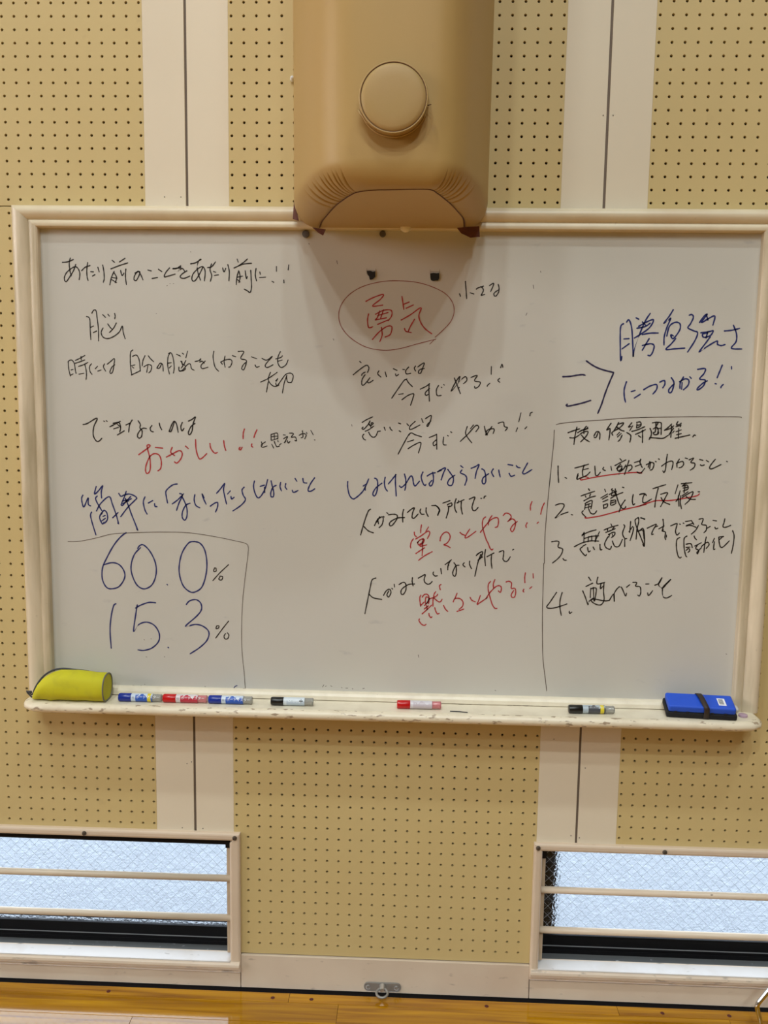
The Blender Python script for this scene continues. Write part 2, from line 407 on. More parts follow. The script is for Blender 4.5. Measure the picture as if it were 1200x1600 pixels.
  ('black', 1.8, 'small black percent signs after the two boxed numbers', """-403.5 1174 -425.5 1153 -444 1132
-439.5 1164 -441.5 1156.5 -435.5 1156.5 -435.5 1164 -439.5 1165
-425.5 1142.5 -428.5 1136 -421.5 1134.5 -418.5 1142.5 -425.5 1144.5
-404.5 1028 -420.5 1007.5 -438 983
-435 1015 -437 1008 -430.5 1009.5 -429.5 1015 -435 1015
-412.5 995.5 -416.5 989 -414.5 982 -407.5 982 -404 991.5 -408 997.5"""),
  ('blue', 1.5, 'short blue stray dash near the bottom of the board', """-392 852.5 -388.5 857 -383.5 859"""),
  ('maroon', 1.3, 'large red oval drawn round two kanji under the pad', """105.5 1744.5 125 1762.5 142.5 1782.5 150 1805.5 145 1828.5 126.5 1849 94 1864.5 58 1874 18.5 1877 -25 1875 -71.5 1863 -104 1843.5 -123.5 1818.5 -129 1792 -121.5 1765.5 -99.5 1740.5 -63 1719.5 -19 1712 21 1716.5 60.5 1727.5 107.5 1740
93 1728 104 1739.5"""),
  ('red', 1.9, 'two red kanji inside the red oval', """-63.5 1828 -46 1837 -21.5 1845 -28 1833.5 -47.5 1817 -22.5 1819.5
-56.5 1798.5 -59 1784 -56 1766 -46 1768
-40 1797.5 -20.5 1807 -2.5 1807.5 -0.5 1795 -9 1782.5
-29.5 1805.5 -34.5 1791 -40 1784.5
-34.5 1794.5 -9.5 1802
-20.5 1808.5 -27.5 1787.5
-40 1784 -13 1789.5
-34.5 1773.5 -9 1784.5
-46.5 1737.5 -30.5 1755.5 -12.5 1768.5 0 1768.5 -3 1750.5 -16 1743.5
-25 1766.5 -23 1748.5 -28.5 1732.5
23.5 1840.5 26.5 1823.5 28.5 1810
28 1822 41.5 1827.5
34 1812.5 51.5 1820.5
22.5 1784.5 45 1797.5 70 1814.5 65 1795.5 70.5 1778 81.5 1764 97.5 1752.5
55 1787 45.5 1770.5 40 1757
31 1765 34.5 1758 47.5 1755"""),
  ('black', 1.9, 'small black handwriting just right of the red oval', """162 1848 164.5 1842
175.5 1877.5 177.5 1856.5 179.5 1836.5
187.5 1850.5 196.5 1848
202 1859 205.5 1862 219 1866.5
212 1865 217 1862 219 1856 216 1849 214 1845 222.5 1847
233.5 1868 242.5 1873.5 242.5 1868.5 236.5 1854
254 1871 256.5 1862.5 255.5 1852.5 249.5 1843.5 245 1845 245.5 1851 256 1858.5"""),
  ('black', 1.9, 'black handwriting in the upper pair of lines right of centre', """-77 1684.5 -73.5 1681.5
-92.5 1652 -80 1662.5 -66.5 1672.5 -59 1675.5 -54.5 1670.5 -55 1664.5 -57.5 1658
-72 1650.5 -70 1655 -63 1659
-63.5 1652.5 -69 1644.5 -71.5 1636.5 -71 1629 -68 1627 -63 1631 -56.5 1638.5 -51.5 1645.5
-57 1635.5 -55 1633 -49 1635.5 -43.5 1639.5
-29.5 1662.5 -32.5 1655 -24.5 1647.5
-14.5 1660 -11 1648.5
5.5 1668 14.5 1664
11 1655.5 13 1650.5 18.5 1654.5
28.5 1666.5 33 1666
43 1672.5 36 1664 37.5 1656 48 1657.5
59.5 1675 56.5 1669.5 60 1663
65 1673 80 1683 76.5 1669.5 72 1658 66.5 1659.5 70 1666.5 81 1669.5
2.5 1596.5 18.5 1620.5 35 1642.5 43.5 1634 53 1625
36.5 1641.5 39 1644
19.5 1606 30.5 1608
27.5 1593 42.5 1604 56 1608 54.5 1597.5 49 1580
72 1619.5 86 1626.5 94.5 1633
93.5 1633 93 1618 95 1590.5
94.5 1621.5 84.5 1611 86.5 1604.5 93 1608
116.5 1629 111.5 1618.5 113.5 1605 123.5 1605
123 1625 124.5 1624
129 1631.5 130.5 1630
166.5 1651 156.5 1635.5 147.5 1615 170 1642.5 181.5 1651 185 1642.5 177 1634
154.5 1647.5 163.5 1625.5 170 1610
168 1651 165 1637.5
164.5 1622.5 167 1625
195 1649.5 210 1654.5 203.5 1641.5 217.5 1638 214 1628 206 1623.5 204 1628
243.5 1676 243.5 1657.5
234.5 1628.5 236 1631.5 241 1636
266 1673.5 269 1682 271.5 1674.5
264.5 1648 260 1643.5 265 1638.5"""),
  ('black', 1.9, 'black handwriting in the second pair of lines right of centre', """-69.5 1536.5 -57.5 1544 -43.5 1550.5
-66.5 1525 -69.5 1523 -68.5 1520.5 -64.5 1520.5 -57.5 1528 -52 1535.5 -50 1541
-50 1539.5 -52.5 1533 -47 1530 -44 1532 -42 1535 -45 1536.5 -47 1534.5 -45 1532
-52 1530.5 -48.5 1529 -48 1525.5
-61.5 1515 -52 1519.5 -40.5 1528
-64.5 1508 -68 1503 -65.5 1496.5 -60.5 1493.5
-53 1513 -48.5 1505 -41.5 1500.5 -35 1504 -31 1513.5 -30.5 1515 -24 1516
-15 1525.5 -12 1518
-1 1526 0.5 1522 5 1517.5
20 1536.5 25.5 1534.5
22 1517.5 26 1515
41 1535 45 1530.5
61 1541 48.5 1528.5 50.5 1521 73 1532.5
76.5 1548 80.5 1538.5
86 1548 100 1556 97.5 1540.5 92 1529 90.5 1533 99.5 1542.5
20.5 1460 34 1486.5 49 1511.5 62.5 1508 77.5 1503.5
49 1511.5 47 1507.5
43 1490.5 58.5 1495.5
44.5 1473.5 59 1483 76 1489 70.5 1463.5
96.5 1502 111.5 1508.5 114.5 1510.5
114.5 1510.5 115.5 1473.5
115 1497.5 106.5 1489.5 108.5 1482 115 1487
131.5 1503.5 131 1486.5 138.5 1484.5
141 1508 143 1506.5
148.5 1517 151.5 1515
189 1530.5 185.5 1512 201 1490.5
172.5 1493.5 191 1512 209.5 1533 217 1529 210 1518
204 1534.5 196.5 1525
230.5 1531.5 234.5 1516.5 238.5 1510.5
249 1531.5 238.5 1514.5 234.5 1510.5 238 1522 249.5 1526 255 1524 252.5 1514.5
264 1539.5 276.5 1542.5 279.5 1532 287 1529 281.5 1521.5
318.5 1565.5 314 1544
308 1520 311.5 1529
340.5 1558.5 341.5 1565 346 1567.5
329.5 1527 334 1532"""),
  ('blue', 2.2, 'blue handwriting line in the middle of the board', """-103.5 1390 -103.5 1376 -99 1356.5 -90.5 1347 -82 1350.5 -69 1362.5 -61 1374.5 -51.5 1397.5
-65 1379.5 -57 1385
-60 1378.5 -59.5 1369
-37 1399.5 -31.5 1397 -29 1387.5 -30 1370.5 -34 1358 -38.5 1355.5 -40.5 1362 -33.5 1375 -18.5 1387.5
-10.5 1402.5 -12.5 1390 -10 1375.5 -4.5 1368
-2.5 1386 6.5 1397 16 1409.5
15 1409.5 15 1388.5 17.5 1356
37 1411 40.5 1397.5 40.5 1380.5 38.5 1371
25 1381.5 30 1378 40.5 1387 52 1406 57.5 1402 59.5 1389.5 64 1382 74.5 1394
82.5 1417 78.5 1404.5 83 1389.5 88 1383.5 90.5 1386.5
93 1407 103.5 1413.5 113 1415.5
106.5 1416.5 109 1403 107 1388 102 1382.5 98.5 1388 105 1396.5
119 1418 128.5 1422.5
118.5 1418 128 1424 138 1428 133 1414.5 128 1398
143.5 1424.5 150.5 1415 158 1403 156 1387.5 149 1384.5 144 1390 148.5 1400.5 161.5 1410.5
175 1434 181 1429.5
178.5 1423.5 175 1416.5 186.5 1411 191 1401.5 186.5 1386
201 1428 211.5 1432.5 220.5 1437.5 214.5 1421 211.5 1403.5
227 1427 233 1423.5 237 1411.5 237.5 1395 233 1390 229 1395 231.5 1405.5 244.5 1415.5
255.5 1427.5 251.5 1419 257 1408.5
269 1425 270.5 1417 273 1408
291 1439 303 1437
294.5 1417.5 299.5 1410 308.5 1413
311.5 1436.5 315 1432.5 321 1431.5
339 1443.5 332 1430 327.5 1419 333.5 1417 350 1427.5"""),
  ('black', 2.1, 'black handwriting below the blue middle line', """-46 1322 -51.5 1317 -58 1299.5 -65 1276 -70 1256.5
-62 1278 -51 1267.5 -38 1262.5
-35.5 1281 -28 1296 -16.5 1303.5 -14 1296 -17 1283.5 -24 1276
-28 1298 -25.5 1285.5
-23 1303.5 -30 1289.5
-13 1304.5 -11.5 1303
-5.5 1314 -2.5 1312
-1.5 1308.5 12 1310.5 20.5 1307.5 19 1297 8.5 1282.5 2 1282.5 4 1291 21 1301 39 1302.5
36.5 1323 34 1310 35 1291
46 1315.5 54.5 1323 63 1327.5 59 1315 58 1303 63.5 1302 72.5 1312
79 1325 77 1318.5 81 1312 87.5 1312
92.5 1328 92.5 1317.5 98 1306
106 1334 118 1333 125.5 1322.5 125 1318
125 1321.5 121.5 1309.5
114.5 1335 123 1328.5 125.5 1321.5 121 1310.5
133.5 1340.5 151 1347
144.5 1336 148 1338.5 155 1341 155 1334 146.5 1332
148 1332.5 147 1319.5 142.5 1303.5
166 1352 163 1341 163.5 1327 168 1317.5
172.5 1347.5 170.5 1341.5
168 1341.5 185.5 1350
179 1345 179 1329.5 182.5 1314
198.5 1351.5 212 1357 209.5 1347 206 1332.5 208.5 1324 214.5 1324 221 1331.5
227 1354 229 1354
234.5 1354.5 236 1359 239 1360"""),
  ('red', 2, 'red handwriting below, ending in two exclamation marks beside the dividing line', """353 1348.5 349.5 1337.5 350 1327
343 1295.5 340 1288.5 341.5 1283.5
383.5 1345.5 378.5 1333.5 375.5 1317.5
370.5 1297.5 367.5 1294.5
283.5 1312.5 289.5 1318.5 299 1316 303 1308 295 1297 305 1304.5 313.5 1298.5 313 1284 307.5 1272.5 302.5 1278 308 1289 318.5 1298
240 1308 234 1302 232.5 1287.5 236.5 1270.5 243 1251.5 248 1242 253 1230 258 1225.5 260.5 1228
255.5 1311.5 248.5 1299.5 247.5 1288
228 1269 239.5 1285 253 1301 267.5 1307 272 1300 270.5 1285.5 264.5 1282
177.5 1268 183 1263.5 190 1261
201.5 1276.5 193.5 1263.5 190.5 1255 197.5 1256.5 217 1271.5
128.5 1245.5 130.5 1256.5 138.5 1266.5 147 1267.5 153 1259.5 152 1249.5 145.5 1240 138 1236 146.5 1233.5 154 1229
64 1266.5 65 1259 69.5 1255
81.5 1285 80 1274.5 80 1265
99 1280 92.5 1268.5
67.5 1249 81 1257.5 98 1269.5 102.5 1264 97 1251
62 1249.5 57 1241.5 55 1231 56 1226.5
72 1240 79 1247.5 87.5 1250 83.5 1240 75 1234.5
75 1244 72.5 1239
83.5 1248.5 89 1248 86 1239 77.5 1232.5
73 1241 74 1235.5
84.5 1243.5 85.5 1226 84.5 1207.5
79.5 1230.5 95.5 1235
69 1212.5 80 1220.5 90.5 1227.5
76 1195.5 90.5 1207 109.5 1218"""),
  ('black', 2, 'black handwriting between the two red phrases', """-30.5 1148 -40 1143 -44 1125.5 -49 1099 -57 1055.5
-48 1107 -36 1097 -14.5 1093.5
-10.5 1104 -4 1115.5 4.5 1120 8 1111.5 2.5 1100 -2 1105.5 2.5 1115.5
10 1122.5 12 1120.5
16 1133 17 1126
28 1132.5 38.5 1138.5 45 1134 45.5 1119 39 1107.5 33.5 1110 35.5 1121 51.5 1133 67.5 1135
61.5 1151 61 1141 63.5 1130
76 1150 85.5 1155.5 93.5 1159.5 91 1148 93 1139.5 100.5 1135 107 1137.5 111 1142.5
114 1166.5 113 1161.5 117.5 1156.5 123.5 1157
132 1175.5 134 1162
142.5 1186 150.5 1192 158 1198.5
155 1196 150 1184 149.5 1172.5
150 1185.5 152 1184.5
164.5 1191 170 1182.5 171 1167.5 168.5 1157.5 164 1158.5 162 1167 169 1182.5 177.5 1185
190 1191.5 187 1186 192.5 1181
203.5 1196 203.5 1187.5 208.5 1177
219.5 1210.5 229.5 1219.5
221.5 1214 235 1220.5 231 1205.5 224 1199
228 1203 235.5 1207.5
231 1214 224 1192.5 217.5 1158
242 1226 240.5 1210 243 1185
246 1208 255.5 1213.5 263.5 1218
257.5 1213.5 257 1197.5 259.5 1179
276 1220.5 286.5 1224 287 1211 286.5 1202 292 1197 298 1199 304 1209
309 1226.5 312 1228"""),
  ('red', 2, 'lowest red handwriting, ending in two exclamation marks', """343 1169.5 341.5 1158 342.5 1144
340.5 1127.5 338.5 1123 341 1120.5
362 1167.5 363 1156.5
360 1134.5 355 1129.5
295.5 1145 303 1147 309.5 1142 309 1129 317.5 1129.5 320.5 1120.5 318 1107.5 311.5 1106.5 309.5 1113 315.5 1124
257 1145.5 252 1138.5 251.5 1125.5 256.5 1106 263 1086.5 270 1077 275 1077.5
267.5 1150.5 264 1139 265 1128
247 1101.5 256 1117 270.5 1132.5 280 1135 284.5 1129.5 282.5 1118.5 277 1122
207 1104 211.5 1096.5 220.5 1092.5
232.5 1109 228 1094.5 225 1086 233 1091.5 250 1104
165 1091 169 1099.5 181.5 1100 189.5 1091.5 188.5 1080.5 180 1072.5
174 1113.5 169 1099.5
175 1067 184.5 1070.5 192 1073.5
83.5 1106.5 81 1101 81.5 1090 83.5 1078
87 1101.5 91.5 1108 98 1109.5 103 1105 104.5 1095 103 1085
96.5 1102.5 95 1095 96 1085 101.5 1090.5 103.5 1099.5 98 1102.5
83.5 1079.5 87.5 1084.5 92 1089
93 1080 100.5 1088.5 104.5 1096.5 114 1101
92.5 1071 97.5 1075.5 103 1079.5
98.5 1080.5 100 1069.5
87.5 1058.5 99 1069.5 111.5 1082
114.5 1099.5 114 1091 114.5 1079
115.5 1099.5 116.5 1109.5 120.5 1116.5
117.5 1102 124 1106.5 125.5 1110
116.5 1100 126 1092 132.5 1090.5 137 1097.5
133.5 1135 129.5 1131.5 132 1121.5
81 1045.5 80 1040.5 86.5 1032 93.5 1029 98 1032
104.5 1060 105.5 1054.5 110 1049.5 112.5 1052
119 1075.5 121.5 1067 126 1059.5 130.5 1061
141 1081.5 146 1072 152 1066.5"""),
  ('blue', 2.4, 'large blue handwriting at the upper right of the board', """556.5 1781.5 550 1775 550 1748 553.5 1695 556 1704
563.5 1785.5 569 1790.5 576 1772.5 580 1739 583.5 1703.5 585.5 1724 604.5 1781.5 618.5 1806.5
559 1745.5 571 1746.5
555.5 1722 572 1734.5
585.5 1795.5 592 1792.5
592.5 1775.5 610.5 1786 627 1791.5 618.5 1773 596.5 1756 583.5 1748
588.5 1771 608 1775.5 619.5 1783.5
601 1786 609 1778.5
602 1756.5 621 1760 639.5 1760.5
619 1747 611.5 1733.5 604 1719.5
603.5 1730.5 622 1735 631.5 1730.5 629 1715.5 623.5 1707 618 1707.5
672.5 1815.5 664 1800.5 651.5 1782.5 663 1791.5 667.5 1795 659.5 1773 654.5 1752 655 1732.5
660.5 1753.5 665.5 1776.5 678.5 1786 690 1782.5 690 1767.5 676 1747.5 669.5 1756.5 676 1754
682 1748 671 1734 660 1722 680.5 1723.5 704.5 1725.5
711 1803 717 1804.5 721 1798 715 1783 709.5 1773.5 723.5 1766.5 733 1762 728 1744 712 1716.5
736 1786 746 1801 753 1805.5 740.5 1786 758 1796.5 771.5 1801.5 768 1780.5
751.5 1804 755.5 1792
740.5 1762 760 1765 769.5 1767 763.5 1756 748.5 1751.5 745 1759 757 1762
757 1765 753.5 1750
763.5 1753 755.5 1741 739 1716 756 1729 779.5 1743 781.5 1735.5 790.5 1732.5 799.5 1735
796 1767 814 1769 831.5 1773.5
816.5 1780.5 825 1760 825 1742 815 1726.5 839.5 1725
570 1644 565.5 1626 566.5 1608 570 1595
582.5 1620.5 591.5 1623.5
590.5 1605 604.5 1614.5
612 1625.5 627 1634.5 642 1638 643 1627 634.5 1615.5
649.5 1644 660 1648 662 1639.5 657.5 1630.5
676.5 1655 683.5 1643 680 1623 674 1619 672 1626 680.5 1637 684.5 1640
696.5 1645.5 709 1652.5 718.5 1649.5 717.5 1637.5 707 1626.5
705.5 1657 698.5 1643 698.5 1629.5
703 1643.5 702.5 1628
720.5 1657.5 724 1654
738 1675.5 756 1677.5 753.5 1665.5 744 1653 757.5 1650 754 1636.5 742.5 1627 740 1630 752 1642.5 762.5 1648.5
796 1686.5 790 1669 785.5 1656
781.5 1642 784.5 1641.5
818 1683 818.5 1677.5
801 1640.5 796.5 1635.5 796 1632.5"""),
  ('navy', 2.6, 'dark blue open arrow beside the line of writing at upper right', """416.5 1654 433 1655 451 1658 463.5 1659.5 470 1658
430 1588 427.5 1585 432 1583.5 445 1586 466.5 1591.5 486 1598
471.5 1692.5 484 1684 499.5 1676 518.5 1670 536 1666 537.5 1663.5 530 1644 520.5 1616.5 512.5 1588.5 504.5 1567"""),
  ('darkgrey', 1.3, 'thin grey line boxing the numbered list at right', """405.5 1538 417 1541.5 458 1546.5 519.5 1551.5 570.5 1556.5 622 1559
401 1525 400.5 1491.5 397.5 1445.5 394 1386.5
606.5 1558.5 652.5 1560 721.5 1562 790.5 1563 843 1563.5 849 1561.5
396 1418.5 393.5 1382.5 390 1317 388 1261.5 389 1194.5
387.5 1194.5 388 1130 389 1064.5 391.5 998.5 394.5 949 402 899 407 866.5"""),
  ('black', 2.1, 'black heading inside the box at right', """434.5 1519 448.5 1524.5 462.5 1529
455.5 1533 452 1513 450 1491
439 1507 451 1507 461.5 1513.5
466 1525 479 1529 481.5 1533.5
478.5 1535.5 473 1528 473 1517.5
458 1519.5 469 1526 482.5 1530
463.5 1515.5 471.5 1521 482.5 1522.5 479 1511.5 466 1497
467.5 1513.5 476 1504.5 487 1498
497.5 1512 502.5 1521.5 508.5 1522.5 512 1516 511.5 1504
498.5 1509 503 1509 507.5 1521.5
537.5 1543.5 531.5 1534 528 1527 535 1531
536 1530 535.5 1516.5 534 1503
556 1546 551 1535.5 545.5 1526
553 1540.5 568 1545 559.5 1533.5 541.5 1522 543 1514.5
551 1535.5 562 1527.5 570 1525
559 1522 553 1515
563 1519 554.5 1510.5
565.5 1515 561 1504.5 556.5 1500
587.5 1545.5 580 1535 586 1537
590 1538 583.5 1526.5
576.5 1521.5 586 1515.5 586.5 1507 585 1498.5
599 1546.5 608 1547.5 609.5 1538.5 600.5 1533
600 1543.5 599.5 1533
600.5 1539.5 608.5 1541
588.5 1524.5 603 1529 619 1536.5
597.5 1517.5 609.5 1523 621 1529.5
614 1528 615 1513.5 615.5 1498
605 1514.5 611 1510.5
637 1546 650 1547.5 647 1538.5
648.5 1547.5 658 1546 659 1532 659.5 1518
640 1531.5 648 1535.5 652 1528.5 650 1518
645.5 1545.5 645 1525 640.5 1522.5 643.5 1517.5 651.5 1519 653.5 1523.5
648.5 1532 656.5 1533
632 1532.5 636 1522.5 634.5 1512 631 1505.5
632 1510.5 646 1509.5 664.5 1509 675.5 1516
667 1528.5 677 1537 683.5 1544
667 1528.5 681.5 1533.5 688.5 1539.5
683.5 1539.5 683 1511.5
688.5 1533.5 682 1524 678 1517
687 1523 690 1526.5
698 1550 695 1542 704 1544 706.5 1546.5 704.5 1537.5
694 1537.5 705.5 1541
695 1525.5 707 1530
701 1533.5 701.5 1509.5
696.5 1518 707.5 1521
693.5 1509.5 708 1513 728.5 1518
736 1513.5 739 1518 742 1517"""),
  ('black', 2, 'first item of the numbered list at right in black', """413.5 1437.5 414.5 1416.5 416.5 1396.5
431.5 1409.5 435.5 1407.5
454.5 1433 470.5 1437.5 487.5 1443
477 1440.5 473.5 1426 475 1413.5
474 1429 487.5 1432.5
463 1419.5 460.5 1406 470 1409 484 1415.5 492 1424
460.5 1406 463.5 1415.5
503 1438.5 504.5 1424.5 506 1416.5 511 1416 517 1423.5
524.5 1436 523 1431 529 1428
542 1438.5 544 1429
563 1458 567 1453.5
551.5 1440.5 563.5 1447.5 577.5 1455
565.5 1444.5 558 1436 560.5 1427.5 570.5 1434 562.5 1420
556 1433.5 568 1440 567.5 1431.5
578 1442.5 572.5 1432 562.5 1425.5
585 1454 580.5 1436 576 1419.5
578.5 1439 590.5 1442.5 593 1434.5 585 1427
598.5 1449 613 1453.5
613.5 1457.5 612 1449 618 1437
601 1439.5 615.5 1445
611 1453.5 613.5 1455.5
606 1426 614.5 1423 624 1435
627.5 1444 640 1450 646 1445.5 643 1433.5 637.5 1431
635 1452 632.5 1438
637.5 1451 636 1434.5
649 1452.5 651 1451.5
656.5 1459 658.5 1457.5
677 1470.5 675.5 1455 674.5 1434 671.5 1426 668.5 1429.5
664.5 1441 677 1450.5 688.5 1454 692 1448.5 689.5 1433
700 1448.5 714 1453.5 717.5 1446.5 712.5 1439.5 706.5 1438
706.5 1459 701.5 1448.5 702 1439
720.5 1462 726 1460.5
730 1457.5 741 1462 734.5 1451.5 744 1449.5 743.5 1440 734.5 1432.5
755.5 1459 763.5 1457
758 1446 761.5 1444 767.5 1446
771.5 1457 777.5 1453.5
793 1460 785.5 1450 780.5 1440.5 785.5 1436.5 807.5 1447.5
820.5 1455.5 822.5 1454.5"""),
  ('red', 1.9, 'red underline below the first list item', """488.5 1409.5 480 1412.5 470 1408 470.5 1404 480.5 1406 505 1411.5 536 1417 567 1421.5 597.5 1424.5 614.5 1424.5 617.5 1423"""),
  ('black', 2, 'second item of the numbered list at right in black', """411 1340.5 422.5 1344.5 432 1342 428 1330 411 1308 425.5 1317.5 442.5 1324
450.5 1318 454 1317
490 1382.5 493 1378
472.5 1364.5 488 1370.5 505 1376.5
483 1365 484.5 1361.5
495.5 1369.5 493.5 1364
480 1352.5 494.5 1361 508 1365
484 1346 482.5 1331
483 1346 499 1354 499.5 1342 498 1333.5
485 1342 496.5 1346.5
484.5 1335.5 498 1339
492.5 1343 492 1333.5
479.5 1328 476.5 1322.5 486.5 1312.5
493 1331.5 498.5 1322 507 1321 512.5 1328.5
529.5 1382 532 1376
521 1360.5 537 1370.5
525 1357.5 537.5 1365
526.5 1351 538.5 1356.5
528 1343.5 529.5 1334
528 1342.5 538 1346 536.5 1337.5 529 1335.5
548 1384 546 1381 550.5 1379
541 1369.5 558.5 1378
548 1377 546.5 1368.5
552 1379 556 1369.5 546.5 1366.5
545 1360 559 1368.5 574 1375
546 1355.5 546.5 1343 557 1346.5
547 1353.5 556.5 1356 558 1347.5
547.5 1348.5 555.5 1351.5
555 1383.5 559 1366.5 566 1347.5 575 1335 582 1337.5 582.5 1340.5
580.5 1356.5 572.5 1343.5 567 1326.5
572.5 1388 576 1387
599.5 1370.5 598 1356.5 600.5 1345 604.5 1347.5
615 1370.5 627 1373 631.5 1368
616 1371.5 626.5 1372.5 623.5 1363 624 1351.5 631 1351.5 644.5 1360
646.5 1385.5 661.5 1391 677 1396
659.5 1387.5 655 1363.5 653.5 1340
666 1372 682 1376.5 679 1366.5 667.5 1341.5
667.5 1364 675 1353.5 689.5 1347.5
706.5 1396 701 1374
712.5 1381.5 708.5 1362.5 704 1355
709 1369.5 712 1343.5
714.5 1399 740 1402
726 1401.5 717 1393
719.5 1393.5 728.5 1396 731.5 1386.5 720 1381.5
719.5 1388.5 729 1390
724 1395.5 722.5 1377
718.5 1369.5 732 1379.5
718.5 1365 736.5 1377 744.5 1378.5 737.5 1360.5 726.5 1348.5
728 1367.5 737.5 1361.5 751 1361
715 1369.5 714.5 1353 718.5 1337.5
756 1380 760 1380"""),
  ('red', 2, 'red underline below the second list item', """484.5 1312 488.5 1310 519.5 1315.5 546.5 1323 581.5 1333.5 612 1341 632.5 1347
617.5 1343 640 1351.5 658.5 1356.5 686.5 1357 709.5 1360.5 732.5 1365 753.5 1370 760 1375"""),
  ('black', 2, 'third item of the numbered list at right in black', """405 1249 417.5 1251 423 1248 421.5 1236 432 1232 431.5 1221.5 423.5 1208.5 409 1195.5
434.5 1207.5 438 1203.5 443 1203.5
479 1267.5 496.5 1276 513 1281
484 1274 479 1265
485.5 1259 503 1264.5 520 1266
461 1237.5 478.5 1247 499.5 1253 520.5 1253
484 1271.5 484 1250.5
495 1263.5 494.5 1250.5
503 1265.5 503.5 1253
513.5 1268 512 1251
521.5 1276.5 512 1253
482 1239.5 489.5 1244
481 1237.5 476 1231 488.5 1216 492 1219.5
494 1236.5 496.5 1226 501 1228
507.5 1238 511 1231.5
524 1245 525.5 1232 529.5 1232
548.5 1296.5 551 1292
532.5 1281 548 1288 566 1293.5
541 1284.5 541 1279.5
556.5 1288 552.5 1283.5
537 1275 552.5 1281.5 559.5 1285
543.5 1269.5 553 1275 559 1275.5 558.5 1269 551.5 1262.5
547 1271 545 1263.5
553 1271 555.5 1265.5
543 1264.5 535.5 1247 540 1236.5 549.5 1233.5 552.5 1241
554 1254 560.5 1241 571 1241.5 578.5 1258.5
580 1295 582.5 1290.5 578 1273.5 584 1261 589 1261
584 1259 585 1240.5
596.5 1303.5 596 1286.5 595.5 1276
602 1291 593.5 1278
604.5 1289 603 1276 597.5 1256
614.5 1313.5 607.5 1308 609 1297.5 614 1285 624.5 1261.5 633 1242.5
615.5 1313.5 616 1302 613 1285 612 1259.5
613 1278.5 625.5 1283 629 1276.5 631 1262
621 1313.5 630.5 1309.5
620.5 1313 630.5 1310.5
620.5 1282 627 1287 631 1275 633 1244 629 1246.5
637.5 1287.5 649 1293.5 659.5 1297.5 653 1285 649 1273 653.5 1273
658.5 1291.5 663 1293.5
666 1286.5 678.5 1294
675 1310.5 677 1295 674.5 1281 677.5 1284.5
674.5 1281 682.5 1278.5 682 1266.5 685 1259.5 685.5 1271.5
694.5 1294.5 708.5 1300.5 709.5 1296 707 1281.5 711 1272 716.5 1277
716 1299.5 718 1298.5
724.5 1302 726.5 1301.5
730 1306 743 1308.5
733 1296.5 749 1302.5
744 1309 750.5 1299
732 1295 743.5 1296.5 756.5 1292
746 1275 756 1285 762 1297
762.5 1312.5 771.5 1314 772 1309 770 1299.5 781 1297 781.5 1285.5 776.5 1279.5
781.5 1289 790.5 1295
796.5 1310 805 1309
802 1293 804.5 1289.5 809.5 1291
825 1314.5 823.5 1305 821.5 1295.5 827.5 1293.5 840 1298.5
718.5 1266 711.5 1260 711.5 1241 716 1221.5 721 1215 724.5 1217
735.5 1270 729 1263 730.5 1239 735 1222 738 1218
734.5 1249.5 746 1251 750 1241.5
735 1241.5 744.5 1242.5
735.5 1234 741 1239 744.5 1234.5 740.5 1229
753 1270.5 755 1265.5 759.5 1261
756 1245.5 771.5 1254
762.5 1248 758.5 1239.5 766 1235 764 1226.5 762.5 1230 772.5 1242
782.5 1268.5 780 1249.5 779 1230
772 1244.5 785.5 1255.5 790.5 1249.5 784 1240
802.5 1265.5 798.5 1254.5
803 1257 802 1239 805.5 1239
813 1269 824.5 1270.5
813 1268 815 1255 819 1244 826 1245.5 839 1260
823 1270.5 814.5 1262
845.5 1285.5 850 1272.5 849 1248.5 846 1229"""),
  ('black', 2, 'fourth and last item of the numbered list at right in black', """422 1121.5 407.5 1097.5 399 1082.5 417.5 1081.5 449 1092.5
436 1121.5 431.5 1101.5 432 1082 436 1063
455.5 1074 456.5 1068.5 462 1072
499.5 1162 505.5 1153.5
494 1138 510.5 1147
522.5 1162.5 521.5 1145.5 540 1149.5
531 1146 530 1133 536 1139.5
486.5 1127 493 1112.5 501.5 1091.5 503 1100 515 1110
506 1134 506 1109.5
506 1132.5 519 1134.5 519.5 1119.5 517 1101.5
512.5 1136 515.5 1101.5
538.5 1147.5 538 1126.5 540.5 1105.5 533.5 1092.5 520.5 1093.5 509 1101.5 515 1106.5 541 1102.5 553.5 1104
553.5 1104 563.5 1120.5 566 1101 564.5 1120.5 574 1137 582 1137.5 592.5 1116.5 595 1123
594.5 1138.5 602 1145
609.5 1151 619 1150.5 616.5 1141.5 627.5 1140 630 1125.5 627 1117 623 1119
641 1147.5 649 1148
647 1125 650 1118.5 659 1131
663.5 1145 674 1150.5 680.5 1165 672.5 1147.5 682.5 1138 693 1149.5 702.5 1161 685.5 1143 683 1131.5 685.5 1116.5 695 1113.5 706.5 1120"""),
